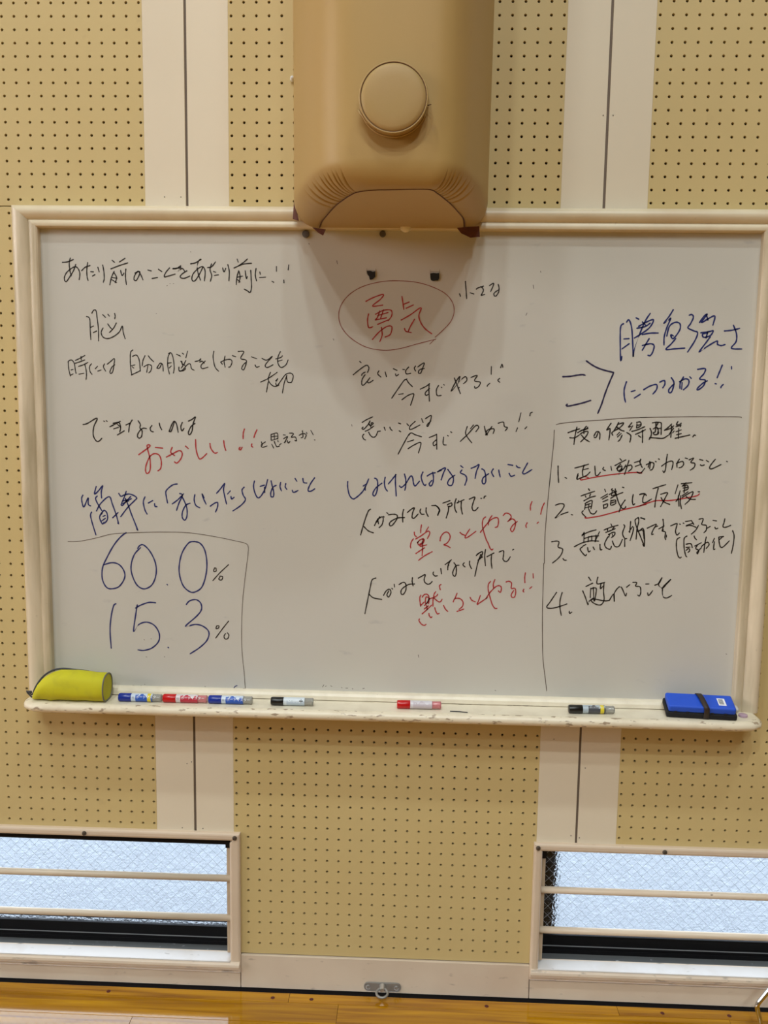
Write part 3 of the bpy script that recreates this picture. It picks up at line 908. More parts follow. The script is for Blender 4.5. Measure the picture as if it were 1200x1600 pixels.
  ('faint', 1, 'tiny stray ink specks on the left half', """-549.5 1860 -548 1861.5
-542 1865.5 -541 1865.5
-533.5 1866 -532 1866
-577 1794 -576 1794
-490 1941.5 -489.5 1940.5
-135 1923.5 -133 1915.5
-202.5 1963 -201.5 1961
-655 852 -652.5 851
-644.5 847.5 -643.5 846.5
-624.5 856 -623.5 855.5
-629.5 841 -628.5 840.5
-623.5 974 -622 973.5
-605.5 977 -604 976.5
-619 929 -617 928.5
-571.5 931 -570 930
-653 852 -651 851.5
-634 852.5 -633 852
-467.5 854.5 -466 854
-163.5 861.5 -160 867
-156 863 -153.5 864.5
-142.5 865 -139 863
-115 861.5 -113 860
-104 860 -98.5 860
-87.5 859 -85 858
-60.5 859.5 -56 861
276 864.5 278.5 863.5
79.5 952 81.5 945.5
325 1804.5 322.5 1798.5
337.5 1870.5 339 1862
354 1902.5 355 1899.5
-142 1738 -140.5 1734.5
-95 1531 -94 1527
848.5 974.5 850.5 973
879 1929.5 878 1921.5"""),
]
# ================================================================ THE HALL
F = 2.032                      # height of the panel seam above the floor
XL0, XL1 = -1.63, -0.4065       # left floor-level window opening
XR0, XR1 = 0.412, 1.64         # right floor-level window opening
WZ0, WZ1 = 0.088, 0.436        # opening bottom / top
M_HALL = mat('hall_wall_paint', (0.30,0.28,0.24), 0.7, noise=[(2,(0.27,0.25,0.21),.4,.7,.5,U1)])
M_CEIL = mat('hall_ceiling_board', (0.25,0.25,0.24), 0.8, noise=[(2,(0.22,0.22,0.21),.4,.7,.5,U1)])
M_BACK = mat('wall_backing', (0.03,0.022,0.014), 0.9)
# wall with the whiteboard: backing with the two openings, then plain wall higher up and to the sides
yb0, yb1 = 0.0105, 0.20
wall = boxes('wall_front', [
    (-12, XL0-.012, yb0, yb1, -.05, 3.0), (XL1+.012, XR0-.012, yb0, yb1, -.05, .46), (XR1+.012, 12, yb0, yb1, -.05, 3.0),
    (XL0-.012, XR1+.012, yb0, yb1, WZ1+.014, 3.0),
    (XL0-.012, XL1+.012, yb0, yb1, -.05, WZ0-.04), (XR0-.012, XR1+.012, yb0, yb1, -.05, WZ0-.04)], M_BACK)
tag(wall, kind='structure')
up = box('wall_front_upper', -12, 12, 0.0, yb1, 3.0, 9.6, M_HALL); tag(up, kind='structure'); up.name='wall_front_above'
for nm, q in (('wall_left', (-12.2,-12,-20,yb1,-.05,9.6)), ('wall_right', (12,12.2,-20,yb1,-.05,9.6)), ('wall_back', (-12.2,12.2,-20.2,-20,-.05,9.6))):
    tag(box(nm, *q, M_HALL), kind='structure')
tag(box('ceiling', -12.2, 12.2, -20.2, yb1, 9.6, 9.75, M_CEIL), kind='structure')

def peg_panel(name, x0, x1, z0, z1, xs, zs, skip=None, edge=None):
    """board with real drilled holes; edge = x outside which the face is flush plain board (handled by plain_strip)"""
    R=.0035; D=.0085; v=[]; fs=[]; K=8
    gx=[x0]+[(a+b)/2 for a,b in zip(xs,xs[1:])]+[x1]; gz=[z0]+[(a+b)/2 for a,b in zip(zs,zs[1:])]+[z1]
    for i,hx in enumerate(xs):
        run=None
        for j,hz in enumerate(zs):
            a,b,c,d=gx[i],gx[i+1],gz[j],gz[j+1]
            if skip and skip(hx,hz):
                n=len(v); v+= [(a,0,c),(b,0,c),(b,0,d),(a,0,d)]; fs.append((n,n+1,n+2,n+3)); continue
            n=len(v)
            v+= [(b,0,hz),(b,0,d),(hx,0,d),(a,0,d),(a,0,hz),(a,0,c),(hx,0,c),(b,0,c)]
            ring=[(hx+R*math.cos(k*math.pi/4), hz+R*math.sin(k*math.pi/4)) for k in range(K)]
            v+= [(p[0],0,p[1]) for p in ring]+[(p[0],D,p[1]) for p in ring]
            for k in range(K):
                k2=(k+1)%K
                fs.append((n+k2,n+k,n+8+k,n+8+k2)); fs.append((n+8+k2,n+8+k,n+16+k,n+16+k2))
    # thickness edge
    n=len(v); v+=[(x0,0,z0),(x1,0,z0),(x1,0,z1),(x0,0,z1),(x0,D,z0),(x1,D,z0),(x1,D,z1),(x0,D,z1)]
    for k in range(4): k2=(k+1)%4; fs.append((n+k,n+k2,n+4+k2,n+4+k))
    o=mesh(name,v,fs,M_YEL,wall)
    return o
EDG=.0075
def cols(a,b): return [a+.03*k for k in range(int(round((b-a)/.03))+1)]
upz=[F+.032+.03*k for k in range(31)]
loz=[F-.03*k for k in range(53)][::-1]
behind=lambda x,z: abs(x)<.87 and .86<z<1.97
SEAM=F+.0165
fields=[(-1.39,-.61),(-.39,.39),(.61,1.39)]
for a,b in fields:
    peg_panel('perforated_panel', a-EDG, b+EDG, SEAM+.0012, 3.0, cols(a,b), upz, skip=lambda x,z: abs(x)<.18 and z>2.05)
for a,b in (fields[0],fields[2]):
    peg_panel('perforated_panel', a-EDG, b+EDG, .447, SEAM-.0012, cols(a,b), loz, skip=behind)
peg_panel('perforated_panel', -.39-EDG, .39+EDG, .447, SEAM-.0012, cols(-.39,.39), loz, skip=behind)
peg_panel('perforated_panel', -.388, .395, .1135, .447, cols(-.36,.36), [F-.03*k for k in range(53,64)][::-1])
for zz in ((.447, SEAM-.0012),(SEAM+.0012,3.0)):
    for sx_ in (-1.5,-.5,.5,1.5):
        g=.0030
        box('seam_strip', sx_-g+.0001, sx_+g-.0001, .0035, .0085, zz[0], zz[1], M_GROOVE, wall)
        for x0,x1 in ((sx_-.11+EDG, sx_-g),(sx_+g, sx_+.11-EDG)):
            box('plain_strip', x0, x1, 0.0, .0085, zz[0], zz[1], M_IVO, wall, .0008)
# panels outside the photograph's frame, plain at this distance
for s_ in (-1,1):
    x0,x1=sorted((s_*1.62, s_*11.98)); boxes('plain_strip', [(x0,x1,0,.0085,.447,3.0)], M_IVO, wall)
# small nails in the plain strips
nl=[]
for x,z in ((-.555,2.072),(-.515,2.072),(-.535,.462),(.486,.475),(.508,.470),(-.520,.640),(-.508,.645),(.515,.660),(.432,.735),(.489,2.262),(.512,2.262),(-.48,.462)):
    nl.append((x-.0012,x+.0012,-.0006,.0,z-.0012,z+.0012))
o=boxes('nail', nl, M_SCREW, wall); o['kind']='stuff'
# kickboards and the rubber gap under them
box('kickboard', -.3795, .3905, -.006, .010, .017, .1105, M_KICK, wall, .001)
box('kickboard', XL0-.04, -.3815, -.006, .010, .017, .060, M_KICK, wall, .001)
box('kickboard', .3925, XR1+.04, -.006, .010, .017, .069, M_KICK, wall, .001)
for s_ in (-1,1):
    x0,x1=sorted((s_*1.67, s_*11.98)); box('kickboard', x0, x1, -.006, .010, .017, .447, M_KICK, wall, .001)
b_=box('baseboard_front', -12, 12, -.001, .010, -.045, .0168, M_RUB); tag(b_, kind='structure')

# ================================================================ FLOOR
def wood_mat():
    m=bpy.data.materials.new('varnished_floor_wood'); m.use_nodes=True; nt=m.node_tree; b=nt.nodes['Principled BSDF']
    tc=nt.nodes.new('ShaderNodeTexCoord'); oi=nt.nodes.new('ShaderNodeObjectInfo')
    ad=nt.nodes.new('ShaderNodeVectorMath'); ad.operation='ADD'; nt.links.new(tc.outputs['Object'],ad.inputs[0])
    sc=nt.nodes.new('ShaderNodeVectorMath'); sc.operation='SCALE'; sc.inputs[0].default_value=(3.1,7.7,0); nt.links.new(oi.outputs['Random'],sc.inputs['Scale']); nt.links.new(sc.outputs[0],ad.inputs[1])
    mp=nt.nodes.new('ShaderNodeMapping'); mp.inputs['Scale'].default_value=(1.2,26,1); nt.links.new(ad.outputs[0],mp.inputs[0])
    nz=nt.nodes.new('ShaderNodeTexNoise'); nz.inputs['Scale'].default_value=2.2; nz.inputs['Detail'].default_value=7; nz.inputs['Distortion'].default_value=.8; nt.links.new(mp.outputs[0],nz.inputs[0])
    cr=nt.nodes.new('ShaderNodeValToRGB'); e=cr.color_ramp.elements
    e[0].position=.3; e[0].color=(0.25,0.095,0.0005,1); e[1].position=.7; e[1].color=(0.52,0.255,0.002,1)
    k=cr.color_ramp.elements.new(.52); k.color=(0.41,0.185,0.001,1)
    nt.links.new(nz.outputs[0],cr.inputs[0])
    hs=nt.nodes.new('ShaderNodeHueSaturation'); mr=nt.nodes.new('ShaderNodeMapRange'); mr.inputs[3].default_value=.82; mr.inputs[4].default_value=1.15
    nt.links.new(oi.outputs['Random'],mr.inputs[0]); nt.links.new(mr.outputs[0],hs.inputs['Value']); nt.links.new(cr.outputs[0],hs.inputs['Color'])
    nt.links.new(hs.outputs[0],b.inputs['Base Color']); b.inputs['Roughness'].default_value=.16; b.inputs['Coat Weight'].default_value=1.0; b.inputs['Coat IOR'].default_value=1.55; b.inputs['Specular IOR Level'].default_value=.1; b.inputs['Coat Roughness'].default_value=.05
    return m
M_WOOD=wood_mat()
FZ=.016      # floor surface: it stops short of the wall, leaving a dark expansion gap
fl=boxes('floor', [(-12,12,-20,-.995,-.05,FZ),(-12,-1.9,-.995,-.021,-.05,FZ),(1.9,12,-.995,-.021,-.05,FZ),(-1.9,1.9,-.995,-.023,-.05,FZ-.012)], M_WOOD); tag(fl, kind='structure')
rows=[(-.021,-.0565)]+[(-.0565-.0745*k, -.0565-.0745*(k+1)) for k in range(13)]
joints={0:[-1.15,-.245,.62,1.4],1:[-1.5,-.112,.9],}
for ri,(ya,yb) in enumerate(rows):
    js=joints.get(ri) or sorted(random.uniform(-1.8,1.8) for _ in range(3))
    xs=[-1.9]+js+[1.9]
    for a,b in zip(xs,xs[1:]):
        if b-a<.05: continue
        yb2=max(yb,-.995)
        box('plank', a+.0004, b-.0004, yb2+.0004, ya-.0004, FZ-.012, FZ, M_WOOD, fl, .0006)
M_PLUG=mat('dark_wood_plug',(0.09,0.012,0.004),0.3)
pl0=None
for x in (-.729,-.288,-.185,.277,.734,.906,-1.2,1.35):
    if pl0 is None:
        pl0=lathe('wood_plug',[(0,.0055),(.0006,.0052)],'z',(0,0,0),M_PLUG,fl,n=14); pl0.location=(x,-.0415,FZ)
    else:
        c=pl0.copy(); COL.objects.link(c); c.parent=fl; c.location=(x,-.0415,FZ)

# ================================================================ FLOOR-LEVEL WINDOWS
def glass_mat():
    m=bpy.data.materials.new('figured_wired_glass'); m.use_nodes=True; nt=m.node_tree; nt.nodes.clear()
    out=nt.nodes.new('ShaderNodeOutputMaterial'); tc=nt.nodes.new('ShaderNodeTexCoord')
    vo=nt.nodes.new('ShaderNodeTexVoronoi'); vo.inputs['Scale'].default_value=190; vo.feature='SMOOTH_F1'
    nz=nt.nodes.new('ShaderNodeTexNoise'); nz.inputs['Scale'].default_value=130; nz.inputs['Detail'].default_value=3
    nt.links.new(tc.outputs['Object'],vo.inputs[0]); nt.links.new(tc.outputs['Object'],nz.inputs[0])
    ad=nt.nodes.new('ShaderNodeMath'); ad.operation='ADD'; nt.links.new(vo.outputs[0],ad.inputs[0]); nt.links.new(nz.outputs[0],ad.inputs[1])
    bp=nt.nodes.new('ShaderNodeBump'); bp.inputs['Strength'].default_value=1.0; bp.inputs['Distance'].default_value=.012; nt.links.new(ad.outputs[0],bp.inputs['Height'])
    rf=nt.nodes.new('ShaderNodeBsdfRefraction'); rf.inputs['IOR'].default_value=1.45; rf.inputs['Roughness'].default_value=.08; rf.inputs['Color'].default_value=(.9,.95,1,1)
    nt.links.new(bp.outputs[0],rf.inputs['Normal'])
    tr=nt.nodes.new('ShaderNodeBsdfTransparent'); tr.inputs[0].default_value=(.9,.95,1,1)
    tl=nt.nodes.new('ShaderNodeBsdfTranslucent'); tl.inputs[0].default_value=(.86,.9,.95,1); nt.links.new(bp.outputs[0],tl.inputs['Normal'])
    m1=nt.nodes.new('ShaderNodeMixShader'); m1.inputs[0].default_value=.05; nt.links.new(rf.outputs[0],m1.inputs[1]); nt.links.new(tl.outputs[0],m1.inputs[2])
    m2=nt.nodes.new('ShaderNodeMixShader'); m2.inputs[0].default_value=.14; nt.links.new(m1.outputs[0],m2.inputs[1]); nt.links.new(tr.outputs[0],m2.inputs[2])
    gl=nt.nodes.new('ShaderNodeBsdfGlossy'); gl.inputs['Roughness'].default_value=.1
    m3=nt.nodes.new('ShaderNodeMixShader'); m3.inputs[0].default_value=.04; nt.links.new(m2.outputs[0],m3.inputs[1]); nt.links.new(gl.outputs[0],m3.inputs[2])
    nt.links.new(m3.outputs[0],out.inputs[0]); return m
M_GLASS=glass_mat()
M_WIRE=mat('glass_wire',(0.42,0.47,0.53),.5,metal=.3)
M_NOSE=mat('worn_sill_nose_paint',(0.66,0.55,0.43),.35,noise=[(10,(0.57,0.47,0.36),.45,.75,.5,U1),(34,(0.22,0.19,0.16),.60,.68,.65,(.55,1,1.8))])
def mitre(name, x0,x1,z0,z1, side, prof, m, parent):
    """one mitred moulding of a rectangular frame; prof = [(inset from outer edge, depth out of the wall)]"""
    v=[]
    for a,h in prof:
        if side=='top': v+=[(x0+a,-h,z1-a),(x1-a,-h,z1-a)]
        if side=='bottom': v+=[(x0+a,-h,z0+a),(x1-a,-h,z0+a)]
        if side=='left': v+=[(x0+a,-h,z0+a),(x0+a,-h,z1-a)]
        if side=='right': v+=[(x1-a,-h,z0+a),(x1-a,-h,z1-a)]
    n=len(prof); fs=[(2*i,2*i+1,2*i+3,2*i+2) for i in range(n-1)]
    fs.append((2*n-2,2*n-1,1,0)); fs.append(tuple(2*i for i in range(n))); fs.append(tuple(2*i+1 for i in range(n)))
    o=mesh(name,v,fs,m,parent); fixn(o); 
    return bev(o,.0008,2)
M_BRK=mat('shaded_bracket_paint',(0.50,0.40,0.29),.45,noise=[(40,(0.30,0.23,0.16),.5,.7,.6,(2,1,.5))])  # shadow on the brackets put into a darker colour
def floor_window(nm, x0, x1, zb, post_in, blacktop):
    w_=empty(nm,(0,0,0)); tag(w_, kind='structure')
    fw=.027 if blacktop else .0215; ox0,ox1,oz0,oz1=x0-fw,x1+fw,zb,WZ1+.020
    pf=[(0,0),(0,.010),(.002,.013),(.006,.0145),(fw-.006,.0145),(fw-.0015,.013),(fw+.0005,.009),(fw+.0005,-.012)]
    pt=[(0,0),(0,.010),(.002,.013),(.006,.0145),(.014,.0145),(.0185,.013),(.0205,.009),(.0205,-.012)]
    for s_ in ('left','right'): mitre('frame_moulding',ox0,ox1,oz0,oz1,s_,pf,M_FRAMEW,w_)
    mitre('frame_moulding',ox0,ox1,oz0,oz1,'top',pt,M_FRAMEW,w_)
    # bottom moulding: flat base strip and a rounded nose carrying the sill board
    pb=[(0,0),(0,.011),(.004,.0135),(.010,.014),(.012,.018),(.018,.0235),(.024,.0255),(.030,.0235),(.0335,.017),(.0340,.010),(.0345,-.030)]
    v=[];n=len(pb)
    for a,h in pb: v+=[(ox0+.001,-h,oz0+a),(ox1-.001,-h,oz0+a)]
    fs=[(2*i,2*i+1,2*i+3,2*i+2) for i in range(n-1)]+[(2*n-2,2*n-1,1,0),tuple(2*i for i in range(n)),tuple(2*i+1 for i in range(n))]
    o=mesh('sill_nose',v,fs,M_NOSE,w_,smooth=False); fixn(o); bev(o,.001,2)
    zs=oz0+.0350
    box('sill_board', x0-.0005, x1+.0005, -.018, .024, zs-.004, zs+.001, M_SILL, w_, .0015)
    # wet aluminium rail, sash, glass
    box('outer_rail', x0, x1, .024, .062, zs-.035, zs-.006, M_ALU, w_, .001)
    box('outer_rail_step', x0, x1, .062, .066, zs-.035, zs+.004, M_SASH, w_)
    zg=zs+.042
    boxes('sash_bottom_rail',[(x0,x1,.070,.092,zs-.03,zg),(x0,x1,.066,.070,zs-.03,zs+.012)],M_SASH,w_,.001)
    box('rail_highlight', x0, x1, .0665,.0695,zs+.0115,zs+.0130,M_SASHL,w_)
    # reveal and sash around
    boxes('reveal',[(x0-.011,x0,.0,.20,zs-.035,WZ1+.013),(x1,x1+.011,.0,.20,zs-.035,WZ1+.013),(x0-.011,x1+.011,.0,.20,WZ1,WZ1+.013)],M_FRAMEW,w_)
    if blacktop: boxes('top_shade_strip',[(x0,x1,.012,.020,WZ1-.0235,WZ1-.0005)],M_SASH,w_)  # dark strip put in for the shade line under the top moulding
    else: box('outer_post', x0-.01, x0+.058, .100, .135, zs-.03, WZ1, M_SASH, w_, .001)
    boxes('bracket_bolt',[(x0+.0002,x0+.0145,.003,.0135,WZ1-.028,WZ1-.004),(x1-.0145,x1-.0002,.003,.0135,WZ1-.028,WZ1-.004)],M_SASH,w_)
    boxes('sash_stile',[(x0,x0+.008,.066,.092,zg,WZ1),(x1-.008,x1,.066,.092,zg,WZ1)],M_SASH,w_,.001)
    g=box('glass_pane', x0+.004, x1-.004, .078, .0784, zg-.004, WZ1, M_GLASS, w_)
    # glazing: single sheet (front face only)
    me=g.data; bm=bmesh.new(); bm.from_mesh(me); bmesh.ops.delete(bm,geom=[q for q in bm.faces if q.normal.y>-.5],context='FACES'); bm.to_mesh(me); bm.free()
    box('refracted_rail_line', x0, x1, .0765,.0775, zg+.010, zg+.0125, M_SASH, w_)  # dark strip added for the outer rail's image refracted in the glass
    # embedded diamond wires
    v=[];fs=[]; px=.0262; pz_=.0268; H=WZ1-zg; t=.00024
    def seg(xa,za,xb,zb_):
        d=Vector((xb-xa,0,zb_-za)); nn=Vector((-d.z,0,d.x)).normalized()*t; k=len(v)
        A=Vector((xa,.0776,za)); B=Vector((xb,.0776,zb_))
        for P_ in (A-nn,B-nn,B+nn,A+nn): v.append(tuple(P_))
        for P_ in (A-nn,B-nn,B+nn,A+nn): v.append((P_[0],.07785,P_[2]))
        fs.append((k,k+1,k+2,k+3)); fs.append((k+4,k+7,k+6,k+5)); fs.append((k,k+4,k+5,k+1)); fs.append((k+3,k+2,k+6,k+7))
    run=H*px/pz_
    n_=int((x1-x0+run)/px)+2
    for i in range(n_):
        for sgn in (1,-1):
            xa=x0-run+i*px if sgn>0 else x0+i*px+px*.3
            xb=xa+sgn*run
            # clip to [x0,x1]
            a=(xa,zg); b=(xb,WZ1)
            def clip(a,b):
                (ax,az),(bx_,bz)=a,b
                lo,hi=0.,1.
                for lim,sg in ((x0+.004,1),(x1-.004,-1)):
                    da=sg*(ax-lim); db=sg*(bx_-lim)
                    if da<0 and db<0: return None
                    if da<0: lo=max(lo,da/(da-db))
                    if db<0: hi=min(hi,da/(da-db))
                if lo>=hi: return None
                f_=lambda t_:(ax+(bx_-ax)*t_, az+(bz-az)*t_)
                return f_(lo),f_(hi)
            c_=clip(a,b)
            if c_: seg(*c_[0],*c_[1])
    o=mesh('wire_mesh',v,fs,M_WIRE,w_); o['kind']='stuff'
    # guard bars on flat end brackets
    for xs_ in ((x0+.0005,x0+.0125),(x1-.0125,x1-.0005)):
        box('bar_bracket', xs_[0], xs_[1], .006, .012, zs+.010, WZ1-.004, M_BRK, w_, .001)
    for zz in (.322,.2095):
        tube('guard_bar',[(x0+.002,.004,zz-.0015),((x0+x1)/2,.004,zz-.001),(x1-.002,.004,zz)],.0088,M_BAR,w_,n=16)
    # dark round-headed screws in the moulding
    for sxx in post_in:
        sc_=lathe('frame_screw',[(0,.0062),(.002,.0060),(.0042,.0045),(.0050,.002),(.0044,.0018)],'y',(0,0,0),M_SCREW,w_,n=18)
        sc_.rotation_euler=(0,0,math.pi); sc_.location=(sxx,-.0145,WZ1+.0095)
    return w_
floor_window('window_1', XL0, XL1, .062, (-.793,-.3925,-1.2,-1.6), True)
floor_window('window_2', XR0, XR1, .074, (.4005,.725,1.06,1.6), False)
# outside: ground, bright cells painted in for the sparkle in the glass
def glint_ground_mat():
    m=bpy.data.materials.new('glint_ground'); m.use_nodes=True; nt=m.node_tree; q=nt.nodes['Principled BSDF']; q.inputs['Roughness'].default_value=.6
    tc=nt.nodes.new('ShaderNodeTexCoord'); vo=nt.nodes.new('ShaderNodeTexVoronoi'); vo.inputs['Scale'].default_value=62; nt.links.new(tc.outputs['Object'],vo.inputs[0])
    sp=nt.nodes.new('ShaderNodeSeparateColor'); nt.links.new(vo.outputs['Color'],sp.inputs[0])
    cr=nt.nodes.new('ShaderNodeValToRGB'); e=cr.color_ramp.elements; e[0].color=(.13,.15,.17,1); e[1].color=(.58,.62,.66,1); e[1].position=1.0
    k=e.new(.6); k.color=(.19,.215,.24,1); k=e.new(.82); k.color=(.27,.30,.33,1)
    nt.links.new(sp.outputs[0],cr.inputs[0]); nt.links.new(cr.outputs[0],q.inputs['Base Color']); return m
M_GROUND=glint_ground_mat()
tag(box('ground_outside',-6,6,.2,12,-.16,-.10,M_GROUND), kind='structure')
# ================================================================ WHITEBOARD
wb=empty('whiteboard',(0,0,.849)); tag(wb,'large white writing board with cream frame covered in Japanese handwriting','whiteboard')
def P(o):                      # parent keeping world coordinates
    o.parent=wb; o.matrix_parent_inverse=Matrix.Translation((0,0,-.849)); return o
BY=-.012
P(box('board_surface', -.90,.905, BY, -.0005, .83, 2.02, M_BOARD))
fx0,fx1,fz1=-.922,.932,2.046
fz0=.78
def prof(wd):
    k=wd/.063
    base=[(0,.0005),(0,.022),(.002,.029),(.006,.0345),(.012,.0385),(.019,.0395),(.027,.0375),(.034,.034),(.0395,.0305),(.0415,.028),(.0425,.0295),(.046,.0315),(.054,.0320),(.0595,.0305),(.0625,.027),(.063,.0118)]
    return [(a*k,h) for a,h in base]
def bar(name, wd, side, m):
    v=[]; pr=prof(wd); T=.0525; Wd=.0635
    for a,h in pr:
        if side=='top':
            q=a/T; v+=[(fx0+q*Wd,-h,fz1-a),(fx1-q*Wd,-h,fz1-a)]
        elif side=='left': q=a/Wd; v+=[(fx0+a,-h,.831),(fx0+a,-h,fz1-q*T)]
        else: q=a/Wd; v+=[(fx1-a,-h,.831),(fx1-a,-h,fz1-q*T)]
    n=len(pr); fs=[(2*i,2*i+1,2*i+3,2*i+2) for i in range(n-1)]+[(2*n-2,2*n-1,1,0),tuple(2*i for i in range(n)),tuple(2*i+1 for i in range(n))]
    o=mesh(name,v,fs,m,None,smooth=True); fixn(o)
    e=o.modifiers.new('e','EDGE_SPLIT'); e.split_angle=math.radians(32)
    return P(o)
bar('frame_rail',.0525,'top',M_CREAM); bar('frame_rail',.0635,'left',M_SIDE); bar('frame_rail',.0635,'right',M_SIDE)
# lower ledge between board and tray
v=[];pb=[(.852,.0118),(.852,.020),(.849,.026),(.843,.030),(.834,.0325),(.8335,.0325),(.8335,.001)]
for z,h in pb: v+=[(fx0+.06,-h,z),(fx1-.06,-h,z)]
n=len(pb)
o=mesh('bottom_ledge',v,[(2*i,2*i+1,2*i+3,2*i+2) for i in range(n-1)]+[(2*n-2,2*n-1,1,0),tuple(2*i for i in range(n)),tuple(2*i+1 for i in range(n))],M_TRAYTOP); fixn(o); P(bev(o,.001))
# tray: plan outline with cut corners, rounded nose
tx0,tx1=-.912,.922
outl=[(tx0+.012,-.0005),(tx0,-.035),(tx0,-.078),(tx0+.010,-.098),(tx0+.032,-.1105),(tx0+.07,-.1135),(tx1-.07,-.1135),(tx1-.032,-.1105),(tx1-.010,-.098),(tx1,-.078),(tx1,-.035),(tx1-.012,-.0005)]
layers=[(.8320,.013),(.8312,.0085),(.8290,.0045),(.8255,.0018),(.8205,.0),(.8155,.0012),(.8110,.0045),(.8080,.0095),(.8065,.015)]
v=[];fs=[];cxm=(tx0+tx1)/2;n=len(outl)
def inset(P_,d):
    res_=[]
    for (x,y) in P_:
        nx=x+ (d if x<cxm else -d)*(1 if abs(x-cxm)>.86 else 0); ny=y+d if y<-.05 else y
        res_.append((nx,min(ny,-.0005)))
    return res_
for z,d in layers:
    v+=[(x,y,z) for x,y in inset(outl,d)]
L=len(layers)
for i in range(L-1):
    for k in range(n): fs.append((i*n+k,i*n+(k+1)%n,(i+1)*n+(k+1)%n,(i+1)*n+k))
fs.append(tuple(range(n))); fs.append(tuple((L-1)*n+k for k in range(n)))
o=mesh('pen_tray',v,fs,M_TRAY,smooth=True); fixn(o); e=o.modifiers.new('e','EDGE_SPLIT'); e.split_angle=math.radians(50); P(o)
o=box('tray_top', tx0+.03, tx1-.03, -.099, -.034, .8318, .8324, M_TRAYTOP); P(o)
TR=.8324
# handwriting: thin ink strokes lying on the board
def ink_cluster(colr, wpx, lab, txt):
    L=[]
    for ln in txt.split('\n'):
        q=[float(t) for t in ln.split()]
        if len(q)>=4: L.append([min(q[0::2]),max(q[0::2]),min(q[1::2]),max(q[1::2]),[ln]])
    G=[]
    for a in L:
        hit=[g for g in G if a[0]-g[1]<45 and g[0]-a[1]<45 and a[2]-g[3]<24 and g[2]-a[3]<24]
        n_=list(a); n_[4]=list(a[4])
        for g in hit:
            n_=[min(n_[0],g[0]),max(n_[1],g[1]),min(n_[2],g[2]),max(n_[3],g[3]),g[4]+n_[4]]; G.remove(g)
        G.append(n_)
    for g in G: ink_object(colr,wpx,lab,'\n'.join(g[4]))
def ink_object(colr, wpx, lab, txt):
    v=[];fs=[]; hw=wpx*.00150*.5
    Y=BY-.0004
    for ln in txt.split('\n'):
        q=[float(t) for t in ln.split()]
        if len(q)<4: continue
        pts=[(q[i]/1000,q[i+1]/1000) for i in range(0,len(q),2)]
        pts=crom(pts,5)
        c=[Vector((p[0],0,p[1])) for p in pts]; N=len(c)
        ds=[0.0]
        for a,b in zip(c,c[1:]): ds.append(ds[-1]+(b-a).length)
        base=len(v)
        t0=(c[1]-c[0]).normalized() if (c[1]-c[0]).length>0 else Vector((1,0,0)); t1=(c[-1]-c[-2]).normalized() if (c[-1]-c[-2]).length>0 else t0
        c=[c[0]-t0*hw*.8]+c+[c[-1]+t1*hw*.8]; M_=len(c)
        nprev=None
        for i,p in enumerate(c):
            a=c[max(i-1,0)]; b=c[min(i+1,M_-1)]; t=(b-a)
            t=t.normalized() if t.length>1e-7 else Vector((1,0,0))
            nn=Vector((-t.z,0,t.x))
            if nprev is not None and nn.dot(nprev)<-.2: nn=(nprev+nn*.2).normalized()
            nprev=nn
            h=hw*(.55 if i in (0,M_-1) else 1.0)*(1.0+.12*math.sin(i*1.3+len(v)*.1))
            if i>M_-4: h*=.9
            v.append((p.x+nn.x*h,Y,p.z+nn.z*h)); v.append((p.x-nn.x*h,Y,p.z-nn.z*h))
        for i in range(M_-1):
            k=base+2*i; fs.append((k,k+1,k+3,k+2))
    o=mesh('handwriting',v,fs,M_INK[colr]); o['label']=lab; P(o)
for a in INK: ink_cluster(*a)

# ================================================================ SMALL THINGS ON THE BOARD
def magnet(x,z,rad,m,label,y0=BY):
    o=lathe('round_magnet',[(0,rad),(.005,rad),(.0065,rad*.85),(.007,rad*.3)],'y',(0,0,0),m,None,n=24)
    o.rotation_euler=(0,0,math.pi); o.location=(x,y0,z); tag(o,label,'magnet'); return o
M_MAG=mat('grey_magnet',(0.10,0.09,0.085),.4)
magnet(-.2095,F-.0475,.0088,M_MAG,'dark grey round magnet under the frame near the pad\'s left corner')
magnet(-.0250,F-.0462,.0075,M_MAG,'dark round magnet half hidden by the frame below the middle of the pad')
M_CLAY=mat('pale_clay',(0.85,0.78,0.62),.6,bump=(90,.6,.004))
kn=lathe('cream_knob',[(0,.009),(.004,.0125),(.010,.0125),(.015,.009),(.017,.003)],'y',(0,0,0),M_CLAY,None,n=20)
kn.rotation_euler=(0,0,math.pi); kn.location=(.0300,-.0325,F-.0345); tag(kn,'pale cream lump stuck on the frame under the right half of the pad','knob')
M_TAPE=mat('black_tape',(0.006,0.006,0.007),.5,bump=(300,.5,.002))
def tape(x,z,pts,label):
    t=empty('tape_holder',(x,BY,z)); tag(t,label,'tape',group='black tape tabs under the pad')
    v=[(a,0,b) for a,b in pts]+[(a,-.0035,b) for a,b in pts]; n=len(pts)
    fixn(mesh('tape_tab',v,[tuple(range(n)),tuple(range(n,2*n))]+[(k,(k+1)%n,n+(k+1)%n,n+k) for k in range(n)],M_TAPE,t))
    m=M_TAPECLR
    boxes('clear_strip',[(-.0115,.0110,-.0010,0,.0100,.0108),(-.0115,-.0108,-.0010,0,.0030,.0155),(.0103,.0110,-.0010,0,.0030,.0155)],m,t)
M_TAPECLR=mat('clear_tape_edge',(0.40,0.34,0.28),.4)
t1=[(-.0105,.009),(-.002,.0095),(.004,.0075),(.0095,.0085),(.0100,-.0035),(.0065,-.0075),(.002,-.0105),(-.003,-.0110),(-.0050,-.003),(-.0085,.001)]
t2=[(-.0110,.0055),(-.003,.0070),(.004,.0060),(.0105,.0070),(.0110,-.0055),(.0085,-.0105),(-.004,-.0115),(-.0088,-.0100),(-.0105,-.004)]
